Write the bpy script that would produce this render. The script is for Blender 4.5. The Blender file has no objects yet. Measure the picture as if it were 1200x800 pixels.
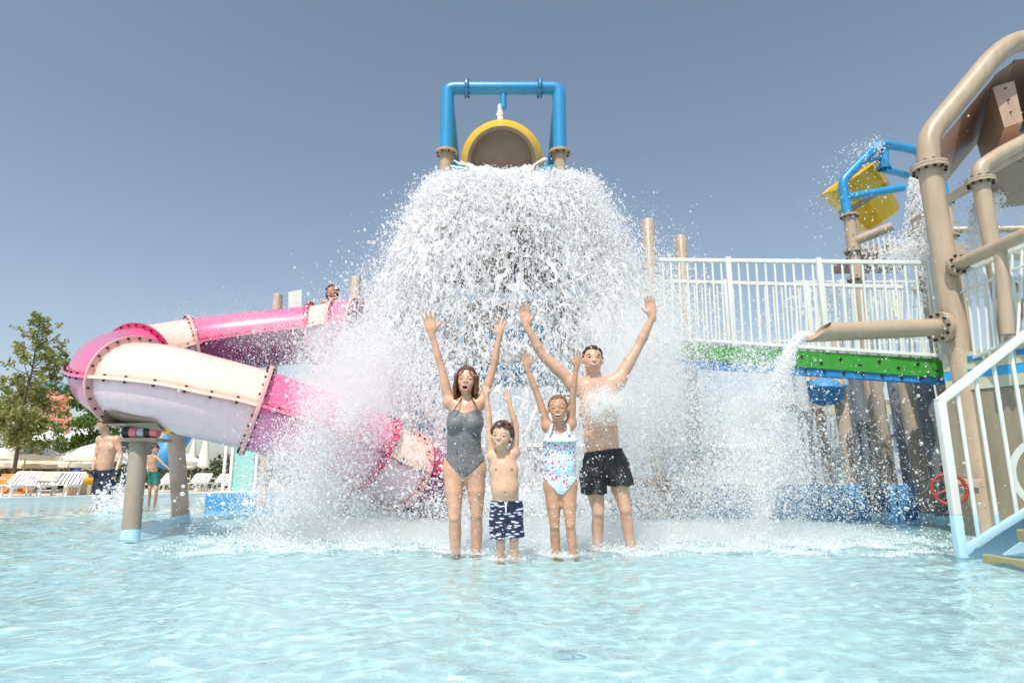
import bpy, bmesh, math, random
import numpy as np
from mathutils import Vector, Matrix
C = bpy.context.scene.collection
S = bpy.context.scene
rad = math.radians

# ---------------------------------------------------------------- camera
FPX, PITCH, CAMZ = 750.0, rad(12.04), 0.58      # focal length in pixels of a 1200 px wide frame
cam_data = bpy.data.cameras.new('camera')
cam_data.sensor_width = 36.0
cam_data.lens = 36.0 * FPX / 1200.0
cam_data.clip_start, cam_data.clip_end = 0.05, 3000.0
cam = bpy.data.objects.new('camera', cam_data); C.objects.link(cam)
cam.location = (0, 0, CAMZ)
cam.rotation_euler = (math.pi / 2 + PITCH, 0, 0)
S.camera = cam

# ---------------------------------------------------------------- sky, sun, exposure
SUN_EL, SUN_AZ = rad(58), rad(198)               # azimuth clockwise from +Y (away from the camera)
world = bpy.data.worlds.new('World'); S.world = world
world.use_nodes = True
wn = world.node_tree.nodes; wl = world.node_tree.links
bg = wn['Background']
sky = wn.new('ShaderNodeTexSky'); sky.sky_type = 'NISHITA'; sky.sun_disc = False
sky.sun_elevation = SUN_EL; sky.sun_rotation = SUN_AZ
sky.air_density = 1.0; sky.dust_density = 1.4; sky.ozone_density = 0.9; sky.altitude = 0
hs = wn.new('ShaderNodeHueSaturation'); hs.inputs['Saturation'].default_value = 0.77; hs.inputs['Hue'].default_value = 0.492
wl.new(sky.outputs[0], hs.inputs['Color']); wl.new(hs.outputs[0], bg.inputs[0])
bg.inputs[1].default_value = 0.14
sun_data = bpy.data.lights.new('sun', 'SUN'); sun_data.energy = 4.2; sun_data.angle = rad(0.53)
sun_data.color = (1.0, 0.94, 0.85)
sun = bpy.data.objects.new('sun', sun_data); C.objects.link(sun)
SUN_DIR = Vector((math.sin(SUN_AZ) * math.cos(SUN_EL), math.cos(SUN_AZ) * math.cos(SUN_EL), math.sin(SUN_EL)))
sun.rotation_euler = SUN_DIR.to_track_quat('Z', 'Y').to_euler()
S.view_settings.view_transform = 'Standard'; S.view_settings.look = 'None'
S.view_settings.exposure = 0.06; S.view_settings.gamma = 1.0
S.cycles.max_bounces = 10; S.cycles.diffuse_bounces = 6; S.cycles.glossy_bounces = 3
S.cycles.transmission_bounces = 6; S.cycles.transparent_max_bounces = 24; S.cycles.volume_bounces = 2
S.cycles.sample_clamp_indirect = 4.0
S.cycles.use_denoising = True
try: S.cycles.denoiser = 'OPENIMAGEDENOISE'
except Exception: pass

# ---------------------------------------------------------------- helpers
_ct, _st = math.cos(PITCH), math.sin(PITCH)
def ray(px, py):
    x, y = (px - 600) / FPX, (400 - py) / FPX
    return Vector((x, _ct - y * _st, _st + y * _ct))
def P(px, py, Y):                                # the point seen at a pixel, Y metres ahead
    d = ray(px, py); t = Y / d.y
    return Vector((d.x * t, Y, CAMZ + d.z * t))
def PZ(px, py, z):                               # the point seen at a pixel, at height z
    d = ray(px, py); t = (z - CAMZ) / d.z
    return Vector((d.x * t, d.y * t, z))
def px2m(Y, py=480):                             # metres per pixel there
    d = ray(600, py); return Y / d.y / FPX

def lin(r, g, b):
    f = lambda c: (c / 12.92) if c <= 0.04045 else ((c + 0.055) / 1.055) ** 2.4
    return (f(r / 255), f(g / 255), f(b / 255), 1.0)

class MB:
    """collects shapes, links them as one mesh object"""
    def __init__(self): self.v = []; self.f = []; self.n = 0
    def add(self, vs, fs):
        self.v.extend([tuple(p) for p in vs]); o = self.n
        self.f.extend([tuple(i + o for i in q) for q in fs]); self.n += len(vs); return self
    def box(self, c, s, R=None, bev=0.0):
        hx, hy, hz = s[0] / 2, s[1] / 2, s[2] / 2
        c = Vector(c); R = R or Matrix.Identity(3)
        if bev <= 0:
            vs = [c + R @ Vector((x * hx, y * hy, z * hz)) for x in (-1, 1) for y in (-1, 1) for z in (-1, 1)]
            fs = [(0, 1, 3, 2), (4, 6, 7, 5), (0, 4, 5, 1), (2, 3, 7, 6), (0, 2, 6, 4), (1, 5, 7, 3)]
            return self.add(vs, fs)
        bm = bmesh.new(); bmesh.ops.create_cube(bm, size=1)
        for v in bm.verts: v.co = Vector((v.co.x * s[0], v.co.y * s[1], v.co.z * s[2]))
        bmesh.ops.bevel(bm, geom=bm.edges[:], offset=bev, segments=2, affect='EDGES', profile=0.6)
        bm.verts.index_update()
        self.add([c + R @ v.co for v in bm.verts], [[v.index for v in f.verts] for f in bm.faces]); bm.free()
        return self
    def sweep(self, pts, r, n=14, caps=True, closed=False):
        pts = [Vector(p) for p in pts]; m = len(pts)
        rs = r if hasattr(r, '__len__') else [r] * m
        T = []
        for i in range(m):
            a = pts[(i - 1) % m] if closed or i else pts[0]
            b = pts[(i + 1) % m] if closed or i < m - 1 else pts[-1]
            T.append((b - a).normalized())
        up = Vector((0, 0, 1)) if abs(T[0].z) < 0.9 else Vector((0, 1, 0))
        N = (up - up.dot(T[0]) * T[0]).normalized(); vs = []
        for i in range(m):
            N = (N - N.dot(T[i]) * T[i]).normalized(); B = T[i].cross(N)
            for k in range(n):
                a = 2 * math.pi * k / n
                vs.append(pts[i] + rs[i] * (math.cos(a) * N + math.sin(a) * B))
        fs = []
        for i in range(m if closed else m - 1):
            for k in range(n):
                j = (i + 1) % m
                fs.append((i * n + k, i * n + (k + 1) % n, j * n + (k + 1) % n, j * n + k))
        if caps and not closed:
            fs.append(tuple(reversed(range(n)))); fs.append(tuple(range((m - 1) * n, m * n)))
        return self.add(vs, fs)
    def tube(self, a, b, r, r2=None, n=14): return self.sweep([a, b], [r, r if r2 is None else r2], n)
    def lathe(self, o, axis, prof, n=24, a0=0, a1=2 * math.pi):
        o = Vector(o); ax = Vector(axis).normalized()
        up = Vector((0, 0, 1)) if abs(ax.z) < 0.9 else Vector((1, 0, 0))
        N = (up - up.dot(ax) * ax).normalized(); B = ax.cross(N); full = abs(a1 - a0 - 2 * math.pi) < 1e-6
        k = n if full else n + 1; vs = []
        for (h, r) in prof:
            for i in range(k):
                a = a0 + (a1 - a0) * i / n
                vs.append(o + ax * h + r * (math.cos(a) * N + math.sin(a) * B))
        fs = []
        for j in range(len(prof) - 1):
            for i in range(n):
                i2 = (i + 1) % k
                fs.append((j * k + i, j * k + i2, (j + 1) * k + i2, (j + 1) * k + i))
        return self.add(vs, fs)
    def ell(self, c, r, R=None, n=12, m=8):
        c = Vector(c); R = R or Matrix.Identity(3); vs = [c + R @ Vector((0, 0, r[2]))]; fs = []
        for j in range(1, m):
            t = math.pi * j / m
            for i in range(n):
                a = 2 * math.pi * i / n
                vs.append(c + R @ Vector((r[0] * math.sin(t) * math.cos(a), r[1] * math.sin(t) * math.sin(a), r[2] * math.cos(t))))
        vs.append(c + R @ Vector((0, 0, -r[2])))
        for i in range(n): fs.append((0, 1 + i, 1 + (i + 1) % n))
        for j in range(m - 2):
            for i in range(n):
                a = 1 + j * n + i; b = 1 + j * n + (i + 1) % n
                fs.append((a, a + n, b + n, b))
        L = len(vs) - 1
        for i in range(n): fs.append((L, 1 + (m - 2) * n + (i + 1) % n, 1 + (m - 2) * n + i))
        return self.add(vs, fs)
    def prism(self, poly, d):                    # planar polygon pushed along vector d
        k = len(poly); d = Vector(d); vs = [Vector(p) for p in poly] + [Vector(p) + d for p in poly]
        return self.add(vs, [tuple(reversed(range(k))), tuple(range(k, 2 * k))] + [(i, (i + 1) % k, k + (i + 1) % k, k + i) for i in range(k)])
    def build(self, name, mat, parent=None, smooth=True, **kw):
        me = bpy.data.meshes.new(name); me.from_pydata(self.v, [], self.f)
        return link_mesh(name, me, mat, parent, smooth, **kw)

def link_mesh(name, me, mat, parent=None, smooth=True, fixn=True, **kw):
    if fixn and len(me.polygons) < 60000:
        bm = bmesh.new(); bm.from_mesh(me); bmesh.ops.recalc_face_normals(bm, faces=bm.faces[:]); bm.to_mesh(me); bm.free()
    if mat is not None: me.materials.append(mat)
    if smooth:
        me.polygons.foreach_set('use_smooth', [True] * len(me.polygons))
        if fixn and len(me.polygons) < 60000:
            try: me.set_sharp_from_angle(angle=rad(40))
            except Exception: pass
    o = bpy.data.objects.new(name, me); C.objects.link(o)
    if parent is not None: adopt(o, parent)
    for k, v in kw.items(): o[k] = v
    return o
def adopt(o, parent):
    o.parent = parent; o.matrix_parent_inverse = world_mat(parent).inverted()
def world_mat(o):
    m = o.matrix_basis.copy()
    if o.parent is not None: m = world_mat(o.parent) @ o.matrix_parent_inverse @ m
    return m
def thing(name, loc, label, cat, group=None):
    o = bpy.data.objects.new(name, None); C.objects.link(o); o.location = loc; o.empty_display_size = 0.1
    o['label'] = label; o['category'] = cat
    if group: o['group'] = group
    return o
def tag(o, label, cat, group=None):
    o['label'] = label; o['category'] = cat
    if group: o['group'] = group
    return o

# ---------------------------------------------------------------- materials
def mat_new(name):
    m = bpy.data.materials.new(name); m.use_nodes = True
    return m, m.node_tree.nodes, m.node_tree.links, m.node_tree.nodes['Principled BSDF']
def paint(name, col, rough=0.4, var=0.08, scale=6.0, bump=0.05, metal=0.0, coat=0.0, dirt=None, streak=0.0):
    """a painted or plain surface: colour, a little mottling, fine relief"""
    m, N, L, b = mat_new(name)
    tc = N.new('ShaderNodeTexCoord'); nz = N.new('ShaderNodeTexNoise'); nz.inputs['Scale'].default_value = scale; nz.inputs['Detail'].default_value = 6
    L.new(tc.outputs['Object'], nz.inputs['Vector'])
    rp = N.new('ShaderNodeValToRGB'); rp.color_ramp.elements[0].position = 0.3; rp.color_ramp.elements[1].position = 0.7
    c = Vector(col[:3])
    d = Vector(dirt[:3]) if dirt else c * (1 - var * 1.6)
    rp.color_ramp.elements[0].color = (*d, 1) ; rp.color_ramp.elements[1].color = (*(c * (1 + var * 0.4)), 1)
    L.new(nz.outputs[0], rp.inputs[0]); L.new(rp.outputs[0], b.inputs['Base Color'])
    if streak:
        mp = N.new('ShaderNodeMapping'); mp.inputs['Scale'].default_value = (9, 9, 0.9); L.new(tc.outputs['Object'], mp.inputs[0])
        n3 = N.new('ShaderNodeTexNoise'); n3.inputs['Scale'].default_value = 1.6; n3.inputs['Detail'].default_value = 7; n3.inputs['Roughness'].default_value = 0.65; L.new(mp.outputs[0], n3.inputs['Vector'])
        r3 = N.new('ShaderNodeMapRange'); r3.inputs['From Min'].default_value = 0.42; r3.inputs['From Max'].default_value = 0.72; L.new(n3.outputs[0], r3.inputs[0]); r3.inputs['To Max'].default_value = streak
        mx = N.new('ShaderNodeMix'); mx.data_type = 'RGBA'; L.new(r3.outputs[0], mx.inputs[0]); L.new(rp.outputs[0], mx.inputs[6]); mx.inputs[7].default_value = (c.x * 0.55, c.y * 0.52, c.z * 0.48, 1)
        L.new(mx.outputs[2], b.inputs['Base Color'])
    b.inputs['Roughness'].default_value = rough; b.inputs['Metallic'].default_value = metal
    b.inputs['Coat Weight'].default_value = coat; b.inputs['Coat Roughness'].default_value = 0.12
    if bump:
        n2 = N.new('ShaderNodeTexNoise'); n2.inputs['Scale'].default_value = scale * 14; n2.inputs['Detail'].default_value = 3
        L.new(tc.outputs['Object'], n2.inputs['Vector'])
        bp = N.new('ShaderNodeBump'); bp.inputs['Strength'].default_value = bump; bp.inputs['Distance'].default_value = 0.01
        L.new(n2.outputs[0], bp.inputs['Height']); L.new(bp.outputs[0], b.inputs['Normal'])
    return m

# ---------------------------------------------------------------- numpy noise
_rng = np.random.default_rng(7)
_perm = np.concatenate([_rng.permutation(256)] * 3).astype(np.int32)
_grad = _rng.normal(size=(256, 3)); _grad /= np.linalg.norm(_grad, axis=1)[:, None]
_grad = _grad.astype(np.float32)
def pnoise(p):
    """gradient noise, p (...,3), about -0.7..0.7"""
    p = np.asarray(p, np.float32); i = np.floor(p).astype(np.int32); f = p - i; i &= 255
    u = f * f * f * (f * (f * 6 - 15) + 10); out = 0
    for dx in (0, 1):
        wx = u[..., 0] if dx else 1 - u[..., 0]
        for dy in (0, 1):
            wy = u[..., 1] if dy else 1 - u[..., 1]
            for dz in (0, 1):
                wz = u[..., 2] if dz else 1 - u[..., 2]
                h = _perm[_perm[_perm[i[..., 0] + dx] + ((i[..., 1] + dy) & 255)] + ((i[..., 2] + dz) & 255)]
                g = _grad[h]
                out = out + wx * wy * wz * (g[..., 0] * (f[..., 0] - dx) + g[..., 1] * (f[..., 1] - dy) + g[..., 2] * (f[..., 2] - dz))
    return out
def fbm(p, o=3):
    p = np.asarray(p, np.float32); s = 0; a = 1.0
    for k in range(o): s = s + a * pnoise(p * (2 ** k) + 17.3 * k); a *= 0.5
    return s
def mesh_np(name, V, F):
    """a mesh from numpy arrays (all faces with the same corner count)"""
    me = bpy.data.meshes.new(name); k = F.shape[1]
    me.vertices.add(len(V)); me.vertices.foreach_set('co', np.ascontiguousarray(V, np.float32).ravel())
    me.loops.add(F.size); me.loops.foreach_set('vertex_index', np.ascontiguousarray(F, np.int32).ravel())
    me.polygons.add(len(F)); me.polygons.foreach_set('loop_start', np.arange(0, F.size, k, dtype=np.int32))
    try: me.polygons.foreach_set('loop_total', np.full(len(F), k, np.int32))
    except Exception: pass
    me.update(calc_edges=True); me.validate()
    return me
# ================================================================ the setting: pool floor, water, deck
WATER_D = 0.17
m_floor = paint('pool_paint', (0.65, 0.785, 0.80), 0.6, 0.05, 1.3, 0.15)
def build_setting():
    mb = MB(); mb.add([(-40, -6, -WATER_D), (40, -6, -WATER_D), (40, 34, -WATER_D), (-40, 34, -WATER_D)], [(0, 1, 2, 3)])
    o = mb.build('pool_floor', m_floor, smooth=False, kind='structure')
    # ---- water sheet with real waves, finer near the family
    def axis(a, b, c, d, fine, k):
        mid = list(np.arange(b, c, fine)); lo = []; s = fine; x = b
        while x > a: s *= k; x -= s; lo.append(x)
        hi = []; s = fine; x = mid[-1]
        while x < d: s *= k; x += s; hi.append(x)
        return np.array(lo[::-1] + mid + hi)
    X = axis(-34, -4.2, 4.2, 34, 0.022, 1.035); Yv = axis(-5, 1.1, 8.0, 33, 0.022, 1.03)
    gx, gy = np.meshgrid(X, Yv, indexing='ij')
    rng = np.random.default_rng(11); h = np.zeros_like(gx)
    wx = gx + 0.10 * np.sin(gy * 2.1 + 0.6 * gx) ; wy = gy + 0.10 * np.sin(gx * 1.7 + 1.0) + 0.05 * np.sin(gx * 5.1)
    for i in range(56):
        lam = 0.10 * (0.75 / 0.10) ** rng.random(); k = 2 * math.pi / lam
        th = rng.normal(math.pi / 2, 0.85); a = lam * 0.0066 * rng.uniform(0.5, 1.3)
        ph = rng.uniform(0, 6.28); q = np.sin(k * (wx * math.cos(th) + wy * math.sin(th)) + ph)
        gate = 0.55 + 0.45 * np.sin(gx * rng.uniform(-1, 1) + gy * rng.uniform(-1, 1) + ph * 2)
        h += a * gate * (1 - np.abs(q) ** 0.8 * 1.0 if i % 3 == 0 else q)
    for (cx, cy, amp, lam) in ((-0.2, 6.4, 0.010, 0.30), (2.2, 6.8, 0.008, 0.26), (-2.2, 6.6, 0.007, 0.28), (-6.6, 11.3, 0.010, 0.4)):
        r = np.hypot(gx - cx, gy - cy); h += amp * np.sin(2 * math.pi * r / lam) * np.exp(-(r / 2.2) ** 2)
    turb = np.exp(-((gx - 0.3) / 3.2) ** 2 - ((gy - 6.6) / 1.1) ** 2)
    h += turb * 0.035 * fbm(np.stack([gx * 4.0, gy * 4.0, 0 * gx], -1), 3)
    step = np.maximum(np.gradient(X)[:, None] + 0 * gy, np.gradient(Yv)[None, :] + 0 * gx)
    h *= np.clip(1.6 - step / 0.12, 0.12, 1)
    V = np.stack([gx, gy, h], -1).reshape(-1, 3); nx, ny = gx.shape
    idx = np.arange(nx * ny).reshape(nx, ny)
    F = np.stack([idx[:-1, :-1], idx[1:, :-1], idx[1:, 1:], idx[:-1, 1:]], -1).reshape(-1, 4)
    m, N, L, b = mat_new('pool_water'); N.remove(b); out = N['Material Output']
    tc = N.new('ShaderNodeTexCoord'); mp = N.new('ShaderNodeMapping'); mp.inputs['Scale'].default_value = (1.0, 1.4, 1)
    L.new(tc.outputs['Object'], mp.inputs[0])
    n1 = N.new('ShaderNodeTexNoise'); n1.inputs['Scale'].default_value = 9; n1.inputs['Detail'].default_value = 3; n1.inputs['Distortion'].default_value = 0.6
    L.new(mp.outputs[0], n1.inputs['Vector'])
    bp = N.new('ShaderNodeBump'); bp.inputs['Strength'].default_value = 0.55; bp.inputs['Distance'].default_value = 0.02
    L.new(n1.outputs[0], bp.inputs['Height'])
    WATER_MODE(N, L, out, bp)
    w = link_mesh('water', mesh_np('water', V, F), m, None, True, False, kind='structure')
    return w
def WATER_MODE(N, L, out, bp):
    rf = N.new('ShaderNodeBsdfRefraction'); rf.inputs['IOR'].default_value = 1.33; rf.inputs['Roughness'].default_value = 0.0
    rf.inputs['Color'].default_value = (0.86, 0.975, 0.985, 1)
    gl = N.new('ShaderNodeBsdfGlossy'); gl.inputs['Roughness'].default_value = 0.03; gl.inputs['Color'].default_value = (1, 1, 1, 1)
    fr = N.new('ShaderNodeFresnel'); fr.inputs['IOR'].default_value = 1.33
    mx = N.new('ShaderNodeMixShader'); L.new(bp.outputs[0], gl.inputs['Normal']); L.new(bp.outputs[0], fr.inputs['Normal'])
    if BUMP_REFR: L.new(bp.outputs[0], rf.inputs['Normal'])
    L.new(fr.outputs[0], mx.inputs[0]); L.new(rf.outputs[0], mx.inputs[1]); L.new(gl.outputs[0], mx.inputs[2]); L.new(mx.outputs[0], out.inputs['Surface'])
BUMP_REFR = False
water = build_setting()
sun_data.cycles.is_caustics_light = True
water.cycles.is_caustics_caster = True
bpy.data.objects['pool_floor'].cycles.is_caustics_receiver = True
# ================================================================ paints of the play structure
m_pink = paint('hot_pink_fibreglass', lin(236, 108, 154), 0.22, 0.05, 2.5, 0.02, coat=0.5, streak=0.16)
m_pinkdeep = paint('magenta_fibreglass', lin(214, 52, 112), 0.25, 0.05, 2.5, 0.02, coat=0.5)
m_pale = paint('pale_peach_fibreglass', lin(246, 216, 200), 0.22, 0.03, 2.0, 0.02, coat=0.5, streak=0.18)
m_palelow = paint('shaded_peach_fibreglass', lin(238, 206, 216), 0.25, 0.03, 2.0, 0.02, coat=0.4, streak=0.2)  # peach turned lilac: the tube's underside shade is put into the colour
m_pinklow = paint('shaded_pink_fibreglass', lin(216, 124, 176), 0.25, 0.05, 2.5, 0.02, coat=0.4, streak=0.25)  # pink shell colour with the underside shade painted in
m_purple = paint('shaded_plum_fibreglass', lin(140, 40, 105), 0.25, 0.08, 2.5, 0.02, coat=0.4)  # plum of the last run, also painted shade under the far pink run
m_flange_p = paint('dusty_pink_flange', lin(226, 170, 168), 0.4, 0.08, 8, 0.05)
m_beige = paint('beige_steel_paint', lin(190, 169, 145), 0.38, 0.07, 3.0, 0.04, coat=0.15, streak=0.45)
m_beige_old = paint('weathered_beige_paint', lin(200, 180, 160), 0.5, 0.14, 5.0, 0.08, dirt=lin(168, 150, 132), streak=0.3)
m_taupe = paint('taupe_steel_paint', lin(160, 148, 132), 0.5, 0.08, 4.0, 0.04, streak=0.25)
m_blue = paint('sky_blue_steel_paint', lin(45, 150, 205), 0.32, 0.06, 4.0, 0.03, coat=0.3, streak=0.25)
m_yellow = paint('yellow_fibreglass', lin(240, 190, 18), 0.3, 0.06, 4.0, 0.03, coat=0.3, streak=0.25)
m_bucketin = paint('bucket_inside_grey', lin(150, 132, 112), 0.6, 0.12, 5.0, 0.1)
m_white = paint('white_rail_paint', lin(220, 225, 218), 0.35, 0.04, 5.0, 0.03, streak=0.22)
m_whiteblue = paint('pale_blue_wet_paint', lin(176, 218, 232), 0.35, 0.05, 5.0, 0.03)
m_green = m_green if 'm_green' in globals() else None
m_beamgreen = paint('green_beam_paint', lin(50, 140, 40), 0.35, 0.08, 3.0, 0.03, streak=0.3)
m_beamblue = paint('blue_beam_paint', lin(25, 124, 188), 0.35, 0.08, 3.0, 0.03, streak=0.3)
m_bolt = paint('dark_bolt_steel', (0.035, 0.033, 0.032, 1), 0.45, 0.2, 40, 0, metal=0.3)
m_brown = paint('brown_roof_fibreglass', lin(150, 118, 98), 0.45, 0.10, 4.0, 0.05, streak=0.4)
m_brownlight = paint('tan_roof_fibreglass', lin(196, 168, 146), 0.45, 0.08, 4.0, 0.05, streak=0.4)
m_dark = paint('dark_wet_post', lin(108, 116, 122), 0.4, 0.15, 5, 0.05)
m_olive = paint('khaki_panel', lin(150, 140, 118), 0.6, 0.06, 2.5, 0.05, streak=0.5)
m_deckedge = paint('pale_deck_edge', lin(196, 196, 172), 0.55, 0.06, 4, 0.05, streak=0.4)
m_cyanstripe = paint('cyan_stripe_paint', lin(50, 160, 215), 0.4, 0.05, 4, 0.03)
m_rust = paint('rust_red_wheel_paint', lin(158, 64, 42), 0.45, 0.15, 12, 0.05)
m_ochre = paint('ochre_wheel_paint', lin(206, 160, 112), 0.45, 0.12, 12, 0.05)
m_teal = paint('mint_panel', lin(140, 205, 200), 0.4, 0.05, 4, 0.03)
m_bluewall = paint('pool_blue_wall', lin(70, 150, 205), 0.5, 0.12, 9, 0.05, streak=0.3)
m_lilac = paint('lilac_fibreglass', lin(150, 120, 190), 0.3, 0.05, 4, 0.03, coat=0.3)
m_rose = paint('rose_fibreglass', lin(222, 120, 130), 0.4, 0.05, 4, 0.03)
m_greypanel = paint('grey_panel', lin(176, 180, 184), 0.45, 0.05, 3, 0.03)

def bolt_ring(mb, c, ax, R, n, r=0.016, h=0.022, both=True, off=0.0):
    ax = Vector(ax).normalized(); up = Vector((0, 0, 1)) if abs(ax.z) < 0.9 else Vector((1, 0, 0))
    N = (up - up.dot(ax) * ax).normalized(); B = ax.cross(N)
    for i in range(n):
        a = 2 * math.pi * (i + 0.5) / n; p = Vector(c) + R * (math.cos(a) * N + math.sin(a) * B)
        for s in ((-1, 1) if both else (1,)): mb.tube(p + ax * s * off, p + ax * s * (off + h), r, r * 0.9, 6)
def flange(parent, c, ax, r, mat, n=8, th=0.03, out=0.055, name='flange', gap=True):
    """a pair of bolted flange plates round a pipe"""
    c = Vector(c); ax = Vector(ax).normalized()
    f = MB().lathe(c, ax, [(-th, r * 0.99), (-th, r + out), (-0.003, r + out), (-0.003, r + out - 0.006), (0.003, r + out - 0.006), (0.003, r + out), (th, r + out), (th, r * 0.99)], 20).build(name, mat, parent)
    mb = MB(); bolt_ring(mb, c, ax, r + out * 0.55, n, min(0.018, out * 0.3), 0.022, True, th)
    mb.build('bolts', m_bolt, f, kind='stuff')
    return f
def bez(pts, n=10):
    """smooth curve through points (Catmull-Rom)"""
    pts = [Vector(p) for p in pts]; out = []; q = [pts[0] * 2 - pts[1]] + pts + [pts[-1] * 2 - pts[-2]]
    for i in range(1, len(q) - 2):
        for k in range(n):
            t = k / n; a, b, c, d = q[i - 1], q[i], q[i + 1], q[i + 2]
            out.append(0.5 * ((2 * b) + (c - a) * t + (2 * a - 5 * b + 4 * c - d) * t * t + (3 * b - a - 3 * c + d) * t ** 3))
    out.append(pts[-1]); return out
def rounded(pts, r, n=6):
    """polyline with rounded corners"""
    pts = [Vector(p) for p in pts]; out = [pts[0]]
    for i in range(1, len(pts) - 1):
        a = (pts[i - 1] - pts[i]); b = (pts[i + 1] - pts[i]); d = min(r, a.length * 0.45, b.length * 0.45)
        p0 = pts[i] + a.normalized() * d; p1 = pts[i] + b.normalized() * d
        for k in range(n + 1):
            t = k / n; out.append(p0 * (1 - t) ** 2 + pts[i] * 2 * t * (1 - t) + p1 * t * t)
    out.append(pts[-1]); return out
_pc = {}
def paint_once(name, col):
    if name not in _pc: _pc[name] = paint(name, col, 0.5, 0.06, 6, 0.05)
    return _pc[name]
# ================================================================ the pink tube slide
def build_slide():
    R = 0.425
    ctrl = [P(420, 385, 9.3), P(398, 386, 9.35), P(368, 391, 9.4), P(300, 398, 9.3), P(226, 408, 9.0), P(172, 418, 8.55), P(139, 428, 7.95), P(131, 438, 7.35),
            P(147, 446, 6.78), P(188, 452, 6.5), P(245, 466, 6.55), P(300, 480, 6.72), P(358, 498, 6.95), P(410, 517, 7.15), P(440, 533, 7.3), P(470, 552, 7.5), P(497, 563, 7.9), P(514, 568, 8.5), P(520, 570, 9.3)]
    path = bez(ctrl, 12); n = len(path); seg = 12
    T = [(path[min(i + 1, n - 1)] - path[max(i - 1, 0)]).normalized() for i in range(n)]
    Z = Vector((0, 0, 1)); SD = [t.cross(Z).normalized() for t in T]; UP = [s.cross(t).normalized() for s, t in zip(SD, T)]
    o = thing('tube_slide', (path[7 * seg].x, path[7 * seg].y, 0), 'pink and pale peach tube slide curling round beside the waterfall', 'water slide')
    # section ends as indices into ctrl; upper mats, then lower mats with the underside's shade painted in
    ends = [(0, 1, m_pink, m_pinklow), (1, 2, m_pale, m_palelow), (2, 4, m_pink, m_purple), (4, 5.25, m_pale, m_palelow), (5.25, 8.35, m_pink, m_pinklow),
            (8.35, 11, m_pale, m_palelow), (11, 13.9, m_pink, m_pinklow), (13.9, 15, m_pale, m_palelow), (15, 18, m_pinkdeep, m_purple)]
    def shell(i0, i1, a0, a1, r, na=18):
        vs = []; fs = []
        for i in range(i0, i1 + 1):
            for k in range(na + 1):
                a = a0 + (a1 - a0) * k / na; vs.append(path[i] + r * (math.cos(a) * SD[i] + math.sin(a) * UP[i]))
        for i in range(i1 - i0):
            for k in range(na): fs.append((i * (na + 1) + k, i * (na + 1) + k + 1, (i + 1) * (na + 1) + k + 1, (i + 1) * (na + 1) + k))
        return vs, fs
    for j, (e0, e1, mu, ml) in enumerate(ends):
        i0, i1 = int(round(e0 * seg)), int(round(e1 * seg))
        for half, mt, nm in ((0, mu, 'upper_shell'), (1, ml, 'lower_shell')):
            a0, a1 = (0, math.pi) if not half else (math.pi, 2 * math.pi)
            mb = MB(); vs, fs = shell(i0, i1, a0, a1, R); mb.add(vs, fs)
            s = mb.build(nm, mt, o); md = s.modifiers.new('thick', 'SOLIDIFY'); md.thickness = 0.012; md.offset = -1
        # seam lips along both sides, bolted
        for q in (0, math.pi):
            mb = MB(); bo = MB(); vs = []; fs = []
            for i in range(i0, i1 + 1):
                for (rr, uu) in ((R - 0.004, -0.016), (R + 0.05, -0.016), (R + 0.05, 0.016), (R - 0.004, 0.016)):
                    vs.append(path[i] + math.cos(q) * SD[i] * rr + UP[i] * uu)
            for i in range(i1 - i0):
                for k in range(4): fs.append((i * 4 + k, i * 4 + (k + 1) % 4, i * 4 + 4 + (k + 1) % 4, i * 4 + 4 + k))
            fs.append((0, 1, 2, 3)); fs.append(tuple(len(vs) - 4 + k for k in range(4)))
            sl = mb.add(vs, fs).build('seam_lip', mu, o)
            L = 0
            for i in range(i0 + 1, i1):
                L += (path[i] - path[i - 1]).length
                if L > 0.17:
                    L = 0; p = path[i] + math.cos(q) * SD[i] * (R + 0.032)
                    bo.tube(p + UP[i] * 0.016, p + UP[i] * 0.036, 0.014, 0.012, 6); bo.tube(p - UP[i] * 0.016, p - UP[i] * 0.04, 0.014, 0.012, 6)
            if bo.n: bo.build('bolts', m_bolt, sl, kind='stuff')
    for e, mt in ((0, m_flange_p), (1, m_flange_p), (2, m_pinkdeep), (4, m_flange_p), (5.25, m_pinkdeep), (8.35, m_flange_p), (11, m_flange_p), (13.9, m_pinkdeep), (15, m_flange_p)):
        i = min(int(round(e * seg)), n - 1)
        f = MB().lathe(path[i], T[i], [(-0.02, R - 0.01), (-0.02, R + 0.062), (-0.003, R + 0.065), (0.003, R + 0.065), (0.02, R + 0.062), (0.02, R - 0.01)], 48).build('flange', mt, o)
        mb = MB(); bolt_ring(mb, path[i], T[i], R + 0.036, 26, 0.013, 0.02, True, 0.02); mb.build('bolts', m_bolt, f, kind='stuff')
    # saddle and posts
    def post(px, py, topv, Y, r, mat, lab):
        b = P(px, py, Y); b.z = -WATER_D
        t = thing('slide_post', (b.x, b.y, -WATER_D), lab, 'support post', 'posts under the pink slide')
        top = Vector((topv.x, topv.y, topv.z))
        wl = b + (top - b) * ((0.09 + WATER_D) / (top.z - b.z))
        MB().tube(b, wl, r + 0.004, r + 0.004, 20).build('wet_base', m_whiteblue, t)
        MB().tube(wl, top, r, r, 20).build('shaft', mat, t); return t
    tp = P(163, 517, 6.5)
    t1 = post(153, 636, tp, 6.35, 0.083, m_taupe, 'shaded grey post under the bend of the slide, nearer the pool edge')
    MB().box(tp + Vector((0.07, 0, 0.012)), (0.36, 0.30, 0.03)).build('cap_plate', m_taupe, t1)
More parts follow.
